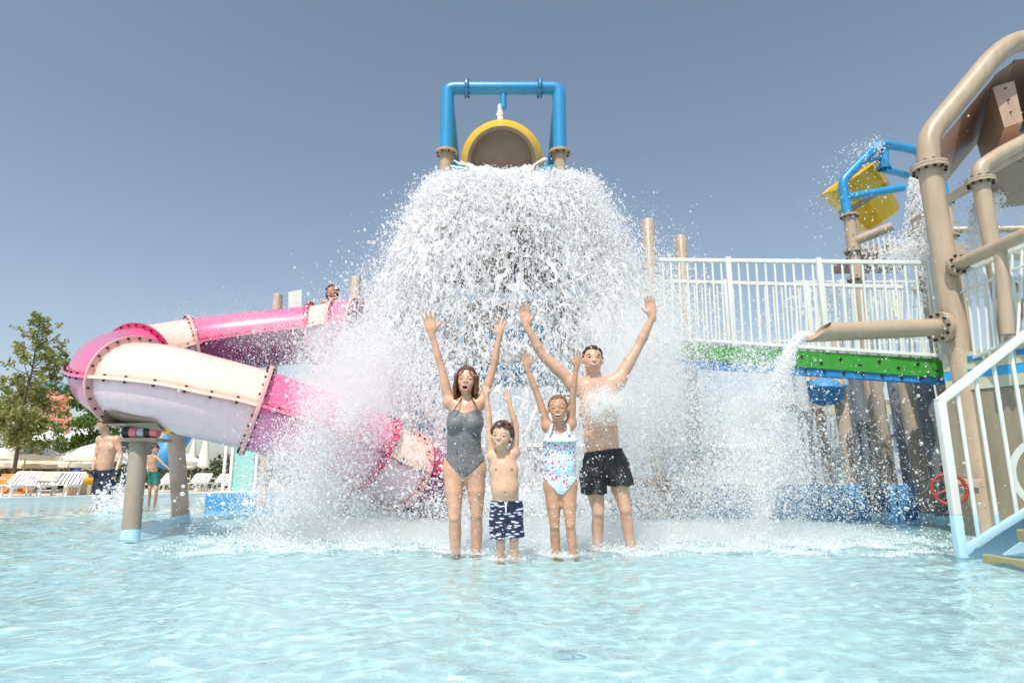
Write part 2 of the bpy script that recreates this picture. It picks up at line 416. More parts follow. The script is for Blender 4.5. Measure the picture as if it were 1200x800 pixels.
    for q, mt in ((-0.10, m_bolt), (-0.03, m_rose), (0.05, m_greypanel), (0.11, m_bolt), (0.17, m_rose)):
        MB().tube(tp + Vector((q, -0.10, 0.085)), tp + Vector((q + 0.07, -0.10, 0.085)), 0.055, 0.055, 12).build('clamp_roller', mt, t1)
    i = int(9.08 * seg); mb = MB(); vs = []; fs = []; na = 16; wd = 0.30
    for s in (-1, 1):
        for k in range(na + 1):
            a = math.pi * (1.27 + 0.46 * k / na); vs.append(path[i] + T[i] * s * wd + (R + 0.012) * (math.cos(a) * SD[i] + math.sin(a) * UP[i]))
        for k in range(na + 1):
            a = math.pi * (1.27 + 0.46 * k / na); p = path[i] + T[i] * s * wd + (R + 0.012) * (math.cos(a) * SD[i] + math.sin(a) * UP[i])
            p2 = p.copy(); p2.z = min(p.z, tp.z + 0.16); vs.append(p2)
    m1 = na + 1
    for k in range(na):
        fs += [(k, k + 1, m1 + k + 1, m1 + k), (2 * m1 + k, 2 * m1 + k + 1, 3 * m1 + k + 1, 3 * m1 + k), (m1 + k, m1 + k + 1, 3 * m1 + k + 1, 3 * m1 + k), (k, k + 1, 2 * m1 + k + 1, 2 * m1 + k)]
    mb.add(vs, fs).build('saddle', m_taupe, t1)
    MB().ell(P(196, 503, 6.4), (0.055, 0.055, 0.045)).build('warning_cap', m_yellow, t1)
    i2 = int(4.4 * seg)
    post(215, 613, P(221, 505, 8.75) if False else path[i2] - Vector((0, 0, R + 0.0)), 8.85, 0.108, m_beige_old, 'speckled beige round post behind the front tube of the slide')
    # wooden stump of a post where the slide ends
    post(404, 612, P(405, 578, 8.5), 8.4, 0.075, m_olive, 'short olive post where the slide comes down to the pool')
    return path
slide_path = build_slide()
# ================================================================ dump tower in the middle
YT = 10.8
def pipe_post(name, base, top, r, mat, label, cat, group=None, wet=True, fl=(), flmat=None):
    t = thing(name, (base[0], base[1], -WATER_D), label, cat, group)
    b = Vector(base); top = Vector(top)
    if wet and b.z < 0:
        k = (0.10 - b.z) / (top.z - b.z); w = b.lerp(top, k)
        MB().tube(b, w, r + 0.004, r + 0.004, 18).build('wet_base', m_whiteblue, t); MB().sweep([w, top - Vector((0, 0, 0.02)), top], [r, r, r * 0.9], 18).build('shaft', mat, t)
    else: MB().sweep([b, top - Vector((0, 0, 0.02)), top], [r, r, r * 0.9], 18).build('shaft', mat, t)
    for z in fl:
        flange(t, (b.x + (top.x - b.x) * (z - b.z) / (top.z - b.z), b.y, z), (0, 0, 1), r, flmat or mat)
    return t
def wheel(c, r, mat, label, tilt=(0.25, -1, 0.05), post=None):
    """a hand wheel on a spindle"""
    ax = Vector(tilt).normalized(); N = Vector((0, 0, 1)); N = (N - N.dot(ax) * ax).normalized(); B = ax.cross(N); c = Vector(c)
    t = thing('hand_wheel', c, label, 'hand wheel', 'hand wheels on the play structure')
    MB().sweep([c + r * (math.cos(a) * N + math.sin(a) * B) for a in [2 * math.pi * i / 28 for i in range(28)]], r * 0.125, 8, closed=True).build('rim', mat, t)
    for i in range(4):
        a = math.pi / 2 * i + 0.4; MB().tube(c + ax * 0.0, c + r * 0.95 * (math.cos(a) * N + math.sin(a) * B), r * 0.11, r * 0.08, 8).build('spoke', mat, t)
    MB().tube(c - ax * 0.25, c + ax * 0.05, r * 0.17, r * 0.17, 12).build('hub', m_bolt, t)
    return t
def build_tower():
    Y = YT
    # blue gantry
    bl, br = P(523, 178, Y), P(656, 176, Y); tl, tr = P(523, 104, Y), P(652, 104, Y)
    z0 = bl.z
    g = thing('bucket_gantry', ((bl.x + br.x) / 2, Y, z0), 'sky blue pipe gantry above the big dump bucket, square topped', 'gantry')
    r = 0.125
    MB().sweep(rounded([bl, Vector((bl.x, Y, tl.z)), Vector((br.x, Y, tl.z)), br], 0.13), r, 18).build('front_pipe', m_blue, g)
    for x, s in ((bl.x, 1), (br.x, -1)):
        flange(g, (x + s * 0.36, Y, tl.z), (1, 0, 0), r, m_blue, 8, 0.022, 0.06)
        # raking leg behind and the swivel arm
        MB().tube((x, Y, tl.z - 0.05), (x + s * 0.12, Y + 1.1, z0 - 0.3), 0.10, 0.10, 14).build('rear_leg', m_blue, g)
        MB().tube((x + s * 0.03, Y + 0.02, z0 - 0.32), (x + s * 0.42, Y - 0.04, z0 - 0.42), 0.085, 0.085, 12).build('swivel_arm', m_blue, g)
    nz = P(584, 113, Y); nz.x = (bl.x + br.x) / 2 + 0.0
    MB().tube((nz.x, Y, tl.z - 0.08), (nz.x, Y, tl.z - 0.42), 0.062, 0.062, 12).build('spout', m_blue, g)
    # beige posts that carry it
    for x, q, lab in ((bl.x, 'left', 'beige post under the left leg of the blue gantry'), (br.x, 'right', 'beige post under the right leg of the blue gantry')):
        t = thing('tower_post', (x, Y, -WATER_D), lab, 'support post', 'posts of the dump tower')
        MB().tube((x, Y, -WATER_D), (x, Y, z0), 0.115, 0.115, 18).build('shaft', m_beige, t)
        flange(t, (x, Y, z0 - 0.02), (0, 0, 1), 0.115, m_beige, 8, 0.025, 0.09)
    # bucket, tipped towards the family
    c = P(588, 190, Y - 0.25); b = thing('dump_bucket', c, 'large yellow tipping bucket with a grey inside, pouring water', 'tipping bucket')
    ax = Vector((0, -0.91, -0.42)).normalized()
    prof = [(-0.95, 0.0), (-0.95, 0.56), (-0.90, 0.60), (-0.45, 0.75), (-0.37, 0.765), (-0.33, 0.735), (-0.30, 0.725), (0.0, 0.60), (0.05, 0.60), (0.05, 0.575)]
    MB().lathe(c, ax, prof, 40).build('shell', m_yellow, b)
    MB().lathe(c, ax, [(0.052, 0.597), (0.052, 0.55), (-0.02, 0.545), (-0.16, 0.53), (-0.17, 0.0)], 40).build('lining', m_bucketin, b)
    MB().lathe(c, ax, [(0.035, 0.60), (0.035, 0.615), (0.065, 0.615), (0.065, 0.585), (0.03, 0.58)], 40).build('rim', m_bucketin, b)
    # brown dome roof under the bucket, seen through the water
    dc = Vector((0.02, Y + 0.35, 0)); zt = 5.2
    d = thing('splash_roof', (dc.x, dc.y, 3.6), 'brown panelled splash roof under the dump bucket, behind the water', 'roof')
    n = 12
    for i in range(n):
        a0, a1 = 2 * math.pi * i / n + 0.01, 2 * math.pi * (i + 1) / n - 0.01; rows = []
        for rr, zz in ((0.35, zt), (1.2, zt - 0.06), (1.8, zt - 0.30), (2.12, zt - 0.70)):
            rows.append([dc + Vector((rr * math.sin(a0 + (a1 - a0) * k / 3), -rr * math.cos(a0 + (a1 - a0) * k / 3), zz)) for k in range(4)])
        vs = [p for r_ in rows for p in r_]; fs = [(j * 4 + k, j * 4 + k + 1, j * 4 + 5 + k, j * 4 + 4 + k) for j in range(3) for k in range(3)]
        p = MB().add(vs, fs).build('roof_panel', m_brown if i % 2 else m_brownlight, d)
        md = p.modifiers.new('thick', 'SOLIDIFY'); md.thickness = 0.035
    MB().lathe(dc, (0, 0, 1), [(zt + 0.02, 0), (zt + 0.02, 0.42), (zt - 0.08, 0.45)], 24).build('cap', m_brown, d)
    # platform and what stands in the tower
    k = thing('tower_platform', (0, Y + 0.6, 2.4), 'grey deck of the dump tower with pale panels, behind the falling water', 'platform')
    MB().box((0, Y + 0.7, 2.45), (3.4, 3.0, 0.12)).build('deck', m_greypanel, k)
    for i in range(4): MB().box((-1.2 + i * 0.8, Y - 0.78, 2.95), (0.74, 0.05, 0.85)).build('front_panel', [m_greypanel, m_taupe, m_greypanel, m_taupe][i], k)
    MB().box((0, Y - 0.79, 2.2), (3.4, 0.05, 0.26)).build('fascia', m_bluewall, k)
    for x, py in ((-1.55, 0), (1.6, 0)):
        pipe_post('tower_post', (x, Y - 0.6, -WATER_D), (x, Y - 0.6, 3.5), 0.10, m_beige, 'beige post at the %s front corner of the tower deck' % ('left' if x < 0 else 'right'), 'support post', 'posts of the dump tower')
    # the two posts that rise to the right of the water
    a = P(759, 258, 10.6); bp = pipe_post('tower_post', (a.x, 10.6, -WATER_D), a, 0.115, m_beige, 'tall beige post with a flat top just right of the waterfall', 'support post', 'posts of the dump tower')
    a = P(797.5, 277, 10.9); pipe_post('tower_post', (a.x, 10.9, -WATER_D), a, 0.10, m_beige, 'shorter beige post with a flat top rising behind the white bridge rail', 'support post', 'posts of the dump tower')
    a = P(417, 325, 10.3); pipe_post('tower_post', (a.x, 10.3, -WATER_D), a, 0.085, m_beige, 'beige post with a flat top beside the woman at the slide entrance', 'support post', 'posts of the dump tower')
    a = P(326, 345, 11.2); pipe_post('tower_post', (a.x, 11.2, -WATER_D), a, 0.085, m_beige, 'beige post with a flat top behind the far run of the pink slide', 'support post', 'posts of the dump tower')
    s = P(345, 350, 11.0); bd = thing('sign_board', s, 'blank white board standing behind the far run of the slide', 'sign board')
    q = [P(338, 342, 11.0), P(353.5, 339, 11.0), P(353.5, 372, 11.0), P(338, 372, 11.0)]
    MB().prism(q, (0, 0.03, 0)).build('board', m_white, bd, False)
    MB().tube(P(346, 372, 11.02), P(346, 400, 11.02), 0.03).build('stem', m_beige, bd)
    # slide entrance deck
    e = P(388, 378, 10.0); dk = thing('slide_entrance', e, 'pale panel with bolts at the top entrance of the pink slide', 'slide entrance')
    MB().prism([P(376, 362, 9.9), P(409, 358, 9.9), P(411, 392, 9.9), P(398, 392, 9.9)], (0, 0.05, 0)).build('side_panel', m_palelow, dk, False)
    MB().box((e.x + 0.3, 10.7, e.z - 0.35), (1.5, 1.4, 0.1)).build('deck', m_greypanel, dk)
    mb = MB()
    for i in range(4):
        p = P(383 + i * 7, 363.5 - i, 9.89); mb.tube(p, p + Vector((0, -0.02, 0)), 0.014, 0.014, 6)
    mb.build('bolts', m_bolt, dk, kind='stuff')
    # lower things seen through the spray right of the family
    b_ = P(774, 601, 7.9); t = thing('valve_post', (b_.x, 7.9, -WATER_D), 'pale beige valve post with a bolted collar right of the father', 'valve post')
    MB().tube((b_.x, 7.9, -WATER_D), (b_.x, 7.9, 0.12), 0.125, 0.125, 18).build('wet_base', m_whiteblue, t)
    MB().tube((b_.x, 7.9, 0.12), (b_.x, 7.9, 0.52), 0.115, 0.115, 18).build('foot', m_beige, t)
    MB().tube((b_.x, 7.9, 0.52), (b_.x - 0.02, 7.9, 2.35), 0.085, 0.085, 18).build('shaft', m_beige, t)
    flange(t, (b_.x, 7.9, 0.52), (0, 0, 1), 0.10, m_beige, 8, 0.02, 0.08); flange(t, (b_.x, 7.9, 0.40), (0, 0, 1), 0.11, m_beige, 8, 0.02, 0.06)
    wheel(P(755, 577, 7.7), 0.145, m_ochre, 'ochre hand wheel beside the father\'s leg', (-0.22, -1, 0.1))
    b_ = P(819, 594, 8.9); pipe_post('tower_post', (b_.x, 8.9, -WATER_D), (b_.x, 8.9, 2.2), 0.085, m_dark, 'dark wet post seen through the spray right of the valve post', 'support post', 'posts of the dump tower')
    w = thing('blue_wall', (P(840, 575, 9.6).x, 9.6, -WATER_D), 'low sky blue wall behind the spray right of the family', 'low wall')
    p0, p1 = P(735, 575, 9.6), P(1118, 575, 9.6)
    MB().box(((p0.x + p1.x) / 2, 9.75, 0.16), (p1.x - p0.x, 0.30, 0.66), None, 0.03).build('wall_body', m_bluewall, w)
    w = thing('blue_wall', (P(300, 580, 10.6).x, 10.6, -WATER_D), 'low blue wall block in the pool behind the slide posts', 'low wall')
    p0, p1 = P(243, 580, 12.2), P(350, 580, 12.2)
    MB().box(((p0.x + p1.x) / 2, 12.3, 0.06), (p1.x - p0.x, 0.35, 0.46), None, 0.03).build('wall_body', m_bluewall, w)
    w = thing('slotted_screen', (P(500, 520, 9.4).x, 9.4, -WATER_D), 'bright blue panel behind the lower end of the slide', 'panel')
    MB().prism([P(487, 455, 9.5), P(522, 450, 9.5), P(522, 600, 9.5), P(487, 600, 9.5)], (0, 0.06, 0)).build('panel_sheet', m_bluewall, w, False)
    w = thing('slotted_screen', (P(590, 395, 9.9).x, 9.9, 1.5), 'blue panel with dark slots on the tower behind the falling water', 'panel')
    MB().prism([P(566, 384, 9.92), P(640, 382, 9.92), P(640, 398, 9.92), P(566, 400, 9.92)], (0, 0.04, 0)).build('panel_sheet', m_bluewall, w, False)
    w = thing('green_screen', P(668, 318, 9.7), 'small green panel glimpsed through the falling water', 'panel')
    MB().prism([P(656, 300, 9.6), P(680, 304, 9.6), P(684, 338, 9.6), P(658, 334, 9.6)], (0, 0.04, 0)).build('panel_sheet', m_beamgreen, w, False)
build_tower()
# ================================================================ bridge, right tower, second bucket, stairs
def rail_panel(name, A0, A1, B0, B1, n, label, cat, group, posts=(), mid=None, r=0.016, rp=0.024, flat=True, mat=None):
    """a rail: bottom line A0-A1, top line B0-B1, with n balusters, posts at fractions, a second rail at fraction mid"""
    mat = mat or m_white; A0, A1, B0, B1 = map(Vector, (A0, A1, B0, B1))
    t = thing(name, A0.lerp(A1, 0.5), label, cat, group); d = (A1 - A0).normalized()
    def bar(a, b, w, h, nm):
        ax = (b - a).normalized(); sd = ax.cross(Vector((0, 0, 1))).normalized(); up = sd.cross(ax)
        Rm = Matrix((ax, sd, up)).transposed(); MB().box((a + b) / 2, ((b - a).length, w, h), Rm, 0.006).build(nm, mat, t)
    bar(B0, B1, rp * 2, rp * 2, 'top_rail'); bar(A0, A1, rp * 2, rp * 1.6, 'bottom_rail')
    if mid: bar(A0.lerp(B0, mid), A1.lerp(B1, mid), rp * 1.3, rp * 1.3, 'middle_rail')
    for f in posts:
        a, b = A0.lerp(A1, f), B0.lerp(B1, f); v = (b - a).normalized()
        MB().box((a + b) / 2 + v * 0.0, (rp * 2.6, rp * 2.2, (b - a).length + 0.1), None, 0.005).build('post', mat, t)
    me = None
    for i in range(n):
        f = (i + 0.5) / n; a, b = A0.lerp(A1, f), B0.lerp(B1, f)
        MB().tube(a, b, r, r, 8).build('baluster', mat, t)
    return t
def build_right():
    # ---------------- bridge
    YL, YR = 8.6, 7.25
    gA0, gA1 = P(770, 402, YL), P(1107, 428, YR)            # beam top line
    t = thing('foot_bridge', (gA0 + gA1) / 2, 'green and blue footbridge beam leading to the right hand tower', 'bridge')
    def strip(y0l, y1l, y0r, y1r, off, mat, nm, th):
        q = [P(770, y0l, YL + off), P(1109, y0r, YR + off), P(1109, y1r, YR + off), P(770, y1l, YL + off)]
        MB().prism(q, (0.03, th, 0)).build(nm, mat, t, False)
    strip(401, 417, 421, 443, 0.0, m_beamgreen, 'green_beam', 0.10)
    strip(417.5, 428, 443.5, 450, 0.02, m_beamblue, 'blue_beam', 0.10)
    MB().prism([P(770, 401, YL + 0.11), P(1109, 421, YR + 0.11), P(1109, 421, YR) + Vector((0.25, 0.95, 0)), P(770, 401, YL) + Vector((0.25, 0.95, 0))], (0, 0, 0.03)).build('deck', m_greypanel, t, False)
    mb = MB()
    for i in range(15):
        f = (i + 0.5) / 15; xx = 770 + 339 * f; Y = 1 / ((1 - f) / YL + f / YR)
        for yy in ((405 + 21.5 * f) + (2 if i % 2 else 8), (422 + 24 * f)):
            p = P(xx + (4 if yy > 418 + 25 * f else 0), yy, Y); mb.tube(p + Vector((0, 0.03, 0)), p + Vector((0, -0.022, 0)), 0.017, 0.015, 6)
    mb.build('bolts', m_bolt, t, kind='stuff')
    rail_panel('bridge_rail', P(776, 396, YL), P(1103, 417, YR), P(772, 304.5, YL), P(1092, 308, YR), 29, 'white railing along the near side of the footbridge', 'railing', 'white railings of the play structure', (0.29, 0.63, 1.0), None, 0.0145, 0.025)
    O = Vector((0.26, 1.0, 0))
    rail_panel('bridge_rail', P(776, 396, YL) + O, P(1103, 417, YR) + O, P(772, 304.5, YL) + O, P(1092, 308, YR) + O, 29, 'white railing along the far side of the footbridge', 'railing', 'white railings of the play structure', (0.3, 0.64), None, 0.016, 0.026)
    # ---------------- big column, gable frame and spout
    Yc = 6.9; r = 0.122
    base = P(1150, 618, Yc); base.z = -WATER_D; fl = P(1089, 197, Yc)
    base.x = fl.x + 0.06
    t = thing('gable_column', base, 'thick beige pipe column rising into the big gable frame', 'column')
    MB().tube(base, fl, r, r, 22).build('shaft', m_beige, t)
    flange(t, fl, (0, 0, 1), r, m_beige, 12, 0.035, 0.075)
    ap = [fl, P(1087, 160, Yc), P(1165, 66, Yc), P(1188, 49, Yc), P(1260, 42, Yc - 0.1), P(1420, 150, Yc)]
    MB().sweep(rounded(ap, 0.30, 8), r, 22).build('gable_pipe', m_beige, t)
    # far gable pipe and the roof boxes between
    O = Vector((1.1, 1.9, 0.05))
    t2 = thing('gable_column', base + O, 'wet beige pipe column behind the gable column, under spray', 'column')
    f2 = fl + O; f2.z = fl.z - 0.05
    MB().tube(base + O, f2, r, r, 18).build('shaft', m_beige_old, t2)
    for z in (fl.z - 0.9, f2.z): flange(t2, (f2.x, f2.y, z), (0, 0, 1), r, m_beige, 10, 0.03, 0.07)
    ap2 = [p + O for p in (fl, P(1087, 160, Yc), P(1165, 66, Yc), P(1188, 49, Yc), P(1260, 42, Yc - 0.1), P(1420, 150, Yc))]
    MB().sweep(rounded(ap2, 0.30, 8), r, 18).build('gable_pipe', m_beige_old, t2)
    rf = thing('gable_roof', P(1165, 120, 7.6), 'brown boxed underside of the big gable roof, upper right corner', 'roof')
    def quad(nm, a, b, o0, o1, th, mat):
        q = [a + Vector((1.1, 1.9, 0.05)) * o0, b + Vector((1.1, 1.9, 0.05)) * o0, b + Vector((1.1, 1.9, 0.05)) * o1, a + Vector((1.1, 1.9, 0.05)) * o1]
        MB().prism(q, th).build(nm, mat, rf, False)
    e0, e1, e2, e3 = P(1093, 172, Yc), P(1165, 86, Yc), P(1190, 68, Yc), P(1262, 62, Yc)
    quad('side_panel', e0, e0.lerp(e1, 0.48), 0.06, 0.97, (0.04, 0, 0.05), m_brownlight)
    quad('side_panel', e0.lerp(e1, 0.49), e1, 0.06, 0.97, (0.04, 0, 0.05), m_brown)
    quad('top_panel', e1, e2, 0.06, 0.97, (0.03, 0, 0.05), m_brown)
    quad('top_panel', e2, e3, 0.06, 0.97, (0, 0, 0.05), m_brown)
    def boxbeam(a, b, d, mat):           # hollow-looking beam across, running back
        q = [a, b, b + Vector((0.02, 0, -d)), a + Vector((0.06, 0, -d))]
        q = [p + Vector((1.1, 1.9, 0.05)) * 0.10 for p in q]; MB().prism(q, Vector((1.1, 1.9, 0.05)) * 0.75).build('box_beam', mat, rf, False)
    boxbeam(P(1166, 92, Yc), P(1192, 84, Yc), 0.55, m_brownlight); boxbeam(P(1215, 80, Yc), P(1250, 78, Yc), 0.55, m_brownlight)
    mb = MB()
    for i in range(3):
        p = P(1178 + i * 3, 104 + i * 14, Yc + 0.185); mb.tube(p, p + Vector((0, -0.02, 0)), 0.010, 0.010, 6)
    mb.build('bolts', m_bolt, rf, kind='stuff')
    # spout pipe
    s0, s1 = P(1112, 383, Yc), P(944, 390, Yc - 0.5)
    sp = thing('water_spout', s0, 'beige horizontal spout pipe pouring a stream in front of the bridge', 'spout')
    d = (s1 - s0); L = d.length; u = d.normalized(); rr = 0.098; mb = MB(); n = 22; vs = []
    N = Vector((0, 0, 1)); N = (N - N.dot(u) * u).normalized(); B = u.cross(N)
    for (h, cut) in ((0, 0), (L, 1)):
        for k in range(n):
            a = 2 * math.pi * k / n; c_, s_ = math.cos(a), math.sin(a)
            hh = h - (cut * (0.16 + 0.16 * c_)); vs.append(s0 + u * hh + rr * (c_ * N + s_ * B))
    for k in range(n): vs.append(s0 + u * (L - 0.06 - (0.16 + 0.16 * math.cos(2 * math.pi * k / n))) + rr * 0.9 * (math.cos(2 * math.pi * k / n) * N + math.sin(2 * math.pi * k / n) * B))
    fs = [(k, (k + 1) % n, n + (k + 1) % n, n + k) for k in range(n)] + [(n + k, n + (k + 1) % n, 2 * n + (k + 1) % n, 2 * n + k) for k in range(n)] + [tuple(range(2 * n, 3 * n))]
    mb.add(vs, fs).build('pipe', m_beige, sp)
    flange(sp, s0 + u * 0.13, u, rr, m_beige, 10, 0.035, 0.075)
    # ---------------- second column and the rails of the landing
    Yd = 6.6; b2 = P(1185, 600, Yd); f2 = P(1149, 213, Yd); b2.x = f2.x + 0.05; b2.z = -WATER_D
    t = thing('canopy_column', b2, 'slimmer beige pipe column carrying the small brown canopy', 'column')
    MB().tube(b2, f2, 0.085, 0.085, 18).build('shaft', m_beige, t); flange(t, f2, (0, 0, 1), 0.085, m_beige, 10, 0.025, 0.06)
    MB().sweep(rounded([f2, P(1148, 197, Yd), P(1170, 182, Yd), P(1290, 120, Yd)], 0.12, 6), 0.085, 18).build('canopy_pipe', m_beige, t)
    cp = thing('small_canopy', P(1180, 210, 7.2), 'small brown canopy dripping water at the right edge', 'canopy')
    a, b, c_, d_ = P(1152, 201, Yd), P(1300, 128, Yd), P(1300, 160, Yd + 1.4), P(1160, 226, Yd + 1.5)
    MB().prism([a, b, b + Vector((0, 1.5, 0.05)), a + Vector((0.1, 1.5, 0.05))], (0, 0, -0.06)).build('roof_panel', m_brownlight, cp, False)
    a2, b2_ = P(1155, 245, Yd + 1.2), P(1300, 226, Yd + 1.2)
    MB().prism([P(1166, 193, Yd + 0.1), P(1300, 180, Yd + 0.1), b2_, a2], (0, 0.05, 0)).build('soffit', m_brown, cp, False)
    # horizontal pipe and elbow
    t = thing('guard_pipe', P(1110, 315, Yc), 'beige guard pipe sloping up from the column over the landing rail', 'guard rail')
    g0, g1 = P(1108, 316, Yc - 0.02), P(1230, 262, 5.6)
    MB().tube(g0, g1, 0.066, 0.066, 16).build('pipe', m_beige, t); u = (g1 - g0).normalized(); flange(t, g0 + u * 0.17, u, 0.066, m_beige, 8, 0.025, 0.055)
    e = P(1169, 290, 6.2); MB().sweep(rounded([P(1169, 290, 6.2) - u * 0.1, e + u * 0.03, P(1181, 392, 6.2)], 0.1, 5), 0.06, 14).build('down_pipe', m_beige, t)
    # landing rails
    rail_panel('landing_rail', P(1131, 424, 6.85), P(1197, 394, 6.1), P(1117, 324, 6.85), P(1204, 287, 6.1), 8, 'white railing of the landing just right of the gable column', 'railing', 'white railings of the play structure', (0.04,), 0.78, 0.014, 0.022)
    rail_panel('landing_rail', P(1160, 424, 8.4), P(1290, 420, 7.6), P(1150, 330, 8.4), P(1290, 318, 7.6), 12, 'white railing at the back of the landing behind the gable column', 'railing', 'white railings of the play structure', (0.3, 0.75), None, 0.014, 0.022)
    # tower wall below
    w = thing('stair_tower', P(1170, 520, 6.9), 'khaki walled stair tower with blue striped deck edge', 'tower')
    q0, q1 = P(1127, 600, 7.0), P(1320, 600, 5.9)
    for zz0, zz1, off, mt, nm in ((-WATER_D, P(1135, 460, 7.0).z, 0.0, m_olive, 'wall_panel'), (P(1135, 460, 7.0).z + 0.003, P(1135, 447, 7.0).z, -0.03, m_deckedge, 'deck_edge'), (P(1135, 447, 7.0).z + 0.003, P(1135, 437, 7.0).z, -0.02, m_cyanstripe, 'stripe'), (P(1135, 437, 7.0).z + 0.003, P(1135, 417, 7.0).z, -0.03, m_deckedge, 'upper_edge')):
        a, b = Vector((q0.x, 7.0 + off, zz0)), Vector((q1.x, 5.9 + off, zz0))
        MB().prism([a, b, b + Vector((0, 0, zz1 - zz0)), a + Vector((0, 0, zz1 - zz0))], (1.15, 1.6, 0)).build(nm, mt, w, False)
    for i in range(3):
        x = q0.x + 0.17 + i * 0.24; f = (x - q0.x) / (q1.x - q0.x); z = P(1135, 425, 7.0).z
        MB().box((x, 7.0 - 1.1 * f - 0.035, z), (0.13, 0.02, 0.055), Matrix.Rotation(math.atan2(-1.1, q1.x - q0.x), 3, 'Z')).build('blue_inset', m_beamblue, w, False)
    dr = (q1 - q0); dr.z = 0; dr.normalize(); nrm = Vector((dr.y, -dr.x, 0))
    if nrm.y > 0: nrm = -nrm
    pc = P(1242, 556, 6.31)
    MB().lathe(pc + nrm * 0.03, nrm, [(0.0, 0.30), (0.03, 0.30), (0.04, 0.36), (0.03, 0.42), (0.0, 0.43)], 36).build('porthole_ring', m_white, w)
    MB().lathe(pc + nrm * 0.03, nrm, [(0.012, 0.0), (0.012, 0.30)], 36).build('porthole_pane', m_greypanel, w)
    wheel(P(1112.5, 573, 6.45), 0.145, m_rust, 'rust red hand wheel in front of the gable column', (-0.45, -0.88, 0.05))
    hb = thing('wheel_bracket', P(1125, 568, 6.6), 'brown bracket arm that carries the rust red hand wheel', 'bracket')
    MB().box(P(1130, 566, 6.62), (0.34, 0.10, 0.09), None, 0.01).build('arm', m_brownlight, hb); MB().box(P(1134, 566, 6.75), (0.10, 0.16, 0.2), None, 0.01).build('plate', m_taupe, hb)
    # ---------------- stairs in the foreground right
    Ys = 4.95
    s = thing('stair_rail', P(1125, 655, Ys), 'white stair handrail with pale blue wet foot in the foreground', 'handrail')
    p0 = P(1127, 654, Ys); p1 = P(1098, 470, Ys); p1.x = p0.x + 0.0; p0.z = -WATER_D
    tp = p1.copy(); pe = P(1290, 322, Ys + 0.25); be = P(1290, 545, Ys + 0.25); b0 = P(1130, 650, Ys); b0.z = 0.06
    zs = P(1110, 603, Ys).z
    def sq(a, b, w, nm, mt, par):
        ax = (b - a).normalized(); sd = ax.cross(Vector((0, 1, 0))).normalized() if abs(ax.y) < 0.9 else Vector((1, 0, 0)); up = sd.cross(ax)
        return MB().box((a + b) / 2, ((b - a).length, w, w), Matrix((ax, up, sd)).transposed(), 0.008).build(nm, mt, par)
    sq(Vector((p0.x, Ys, zs)), tp + Vector((0, 0, 0.0)), 0.062, 'newel_post', m_white, s); sq(p0, Vector((p0.x, Ys, zs)), 0.064, 'newel_foot', m_whiteblue, s)
    sq(tp + (tp - pe).normalized() * 0.02, pe, 0.060, 'top_rail', m_white, s)
    kz = (zs - b0.z) / (be.z - b0.z); bm_ = b0.lerp(be, kz)
    sq(b0, bm_, 0.050, 'bottom_rail', m_whiteblue, s); sq(bm_, be, 0.050, 'bottom_rail', m_white, s)
    for i in range(7):
        f = 0.105 + 0.135 * i; a = b0.lerp(be, f); b = tp.lerp(pe, f - 0.0)
        b = Vector((a.x - 0.0, b.y, tp.z + (pe.z - tp.z) * ((a.x - tp.x) / (pe.x - tp.x)))); a.y = b.y
        if a.z < zs:
            m_ = Vector((a.x, a.y, zs)); MB().tube(a, m_, 0.0165, 0.0165, 10).build('baluster', m_whiteblue, s); MB().tube(m_, b, 0.016, 0.016, 10).build('baluster', m_white, s)
        else: MB().tube(a, b, 0.016, 0.016, 10).build('baluster', m_white, s)
    st = thing('stair_flight', P(1180, 640, Ys), 'pale blue stair stringer and blue steps with yellow nosing', 'stairs')
    a, b = P(1146, 655, Ys - 0.03), P(1300, 566, Ys + 0.2)
    a.z = -WATER_D
    MB().prism([Vector((a.x, Ys + 0.10, -WATER_D)), Vector((b.x + 0.1, Ys + 0.3, -WATER_D)), Vector((b.x + 0.1, Ys + 0.3, b.z + 0.05)), Vector((b.x, Ys + 0.3, b.z + 0.05)), Vector((a.x, Ys + 0.1, 0.06))], (0, 0.05, 0)).build('stringer', m_whiteblue, st, False)
    c0 = P(1166, 650, Ys - 0.25)
    for i in range(4):
        z = 0.045 + i * 0.17; x = c0.x + i * 0.27; w = 1.6 - i * 0.27
        MB().box((x + w / 2, Ys - 0.55, (z - WATER_D) / 2 - 0.02), (w, 0.72, z + WATER_D - 0.05)).build('tread', m_beamblue, st, False)
        MB().box((x + w / 2, Ys - 0.928, z - 0.035), (w, 0.035, 0.085), None, 0.008).build('nosing', paint_once('yellow_nosing', lin(172, 162, 112)), st, False); MB().box((x - 0.012, Ys - 0.55, z - 0.035), (0.035, 0.78, 0.085), None, 0.008).build('nosing', paint_once('yellow_nosing', lin(172, 162, 112)), st, False)
    # ---------------- far blue frame with the second bucket
    Yb = 11.2; rb = 0.085
    f = thing('bent_pipe_gantry', P(1040, 200, Yb), 'sky blue bent pipe frame holding the tilted yellow bucket', 'gantry')
    a = P(993, 252, Yb)
    MB().sweep(rounded([a, P(987, 212, Yb), P(1031, 168, Yb), P(1076, 177, Yb + 0.3), P(1104, 215, Yb + 0.6), P(1108, 236, Yb + 0.6)], 0.14, 6), rb, 16).build('front_pipe', m_blue, f)
    MB().tube(P(993, 231, Yb), P(1058, 220, Yb + 0.1), 0.075, 0.075, 14).build('cross_pipe', m_blue, f)
    MB().tube(P(1036, 172, Yb + 0.1), P(1036, 196, Yb + 0.1), 0.085, 0.085, 12).build('hanger', m_blue, f)
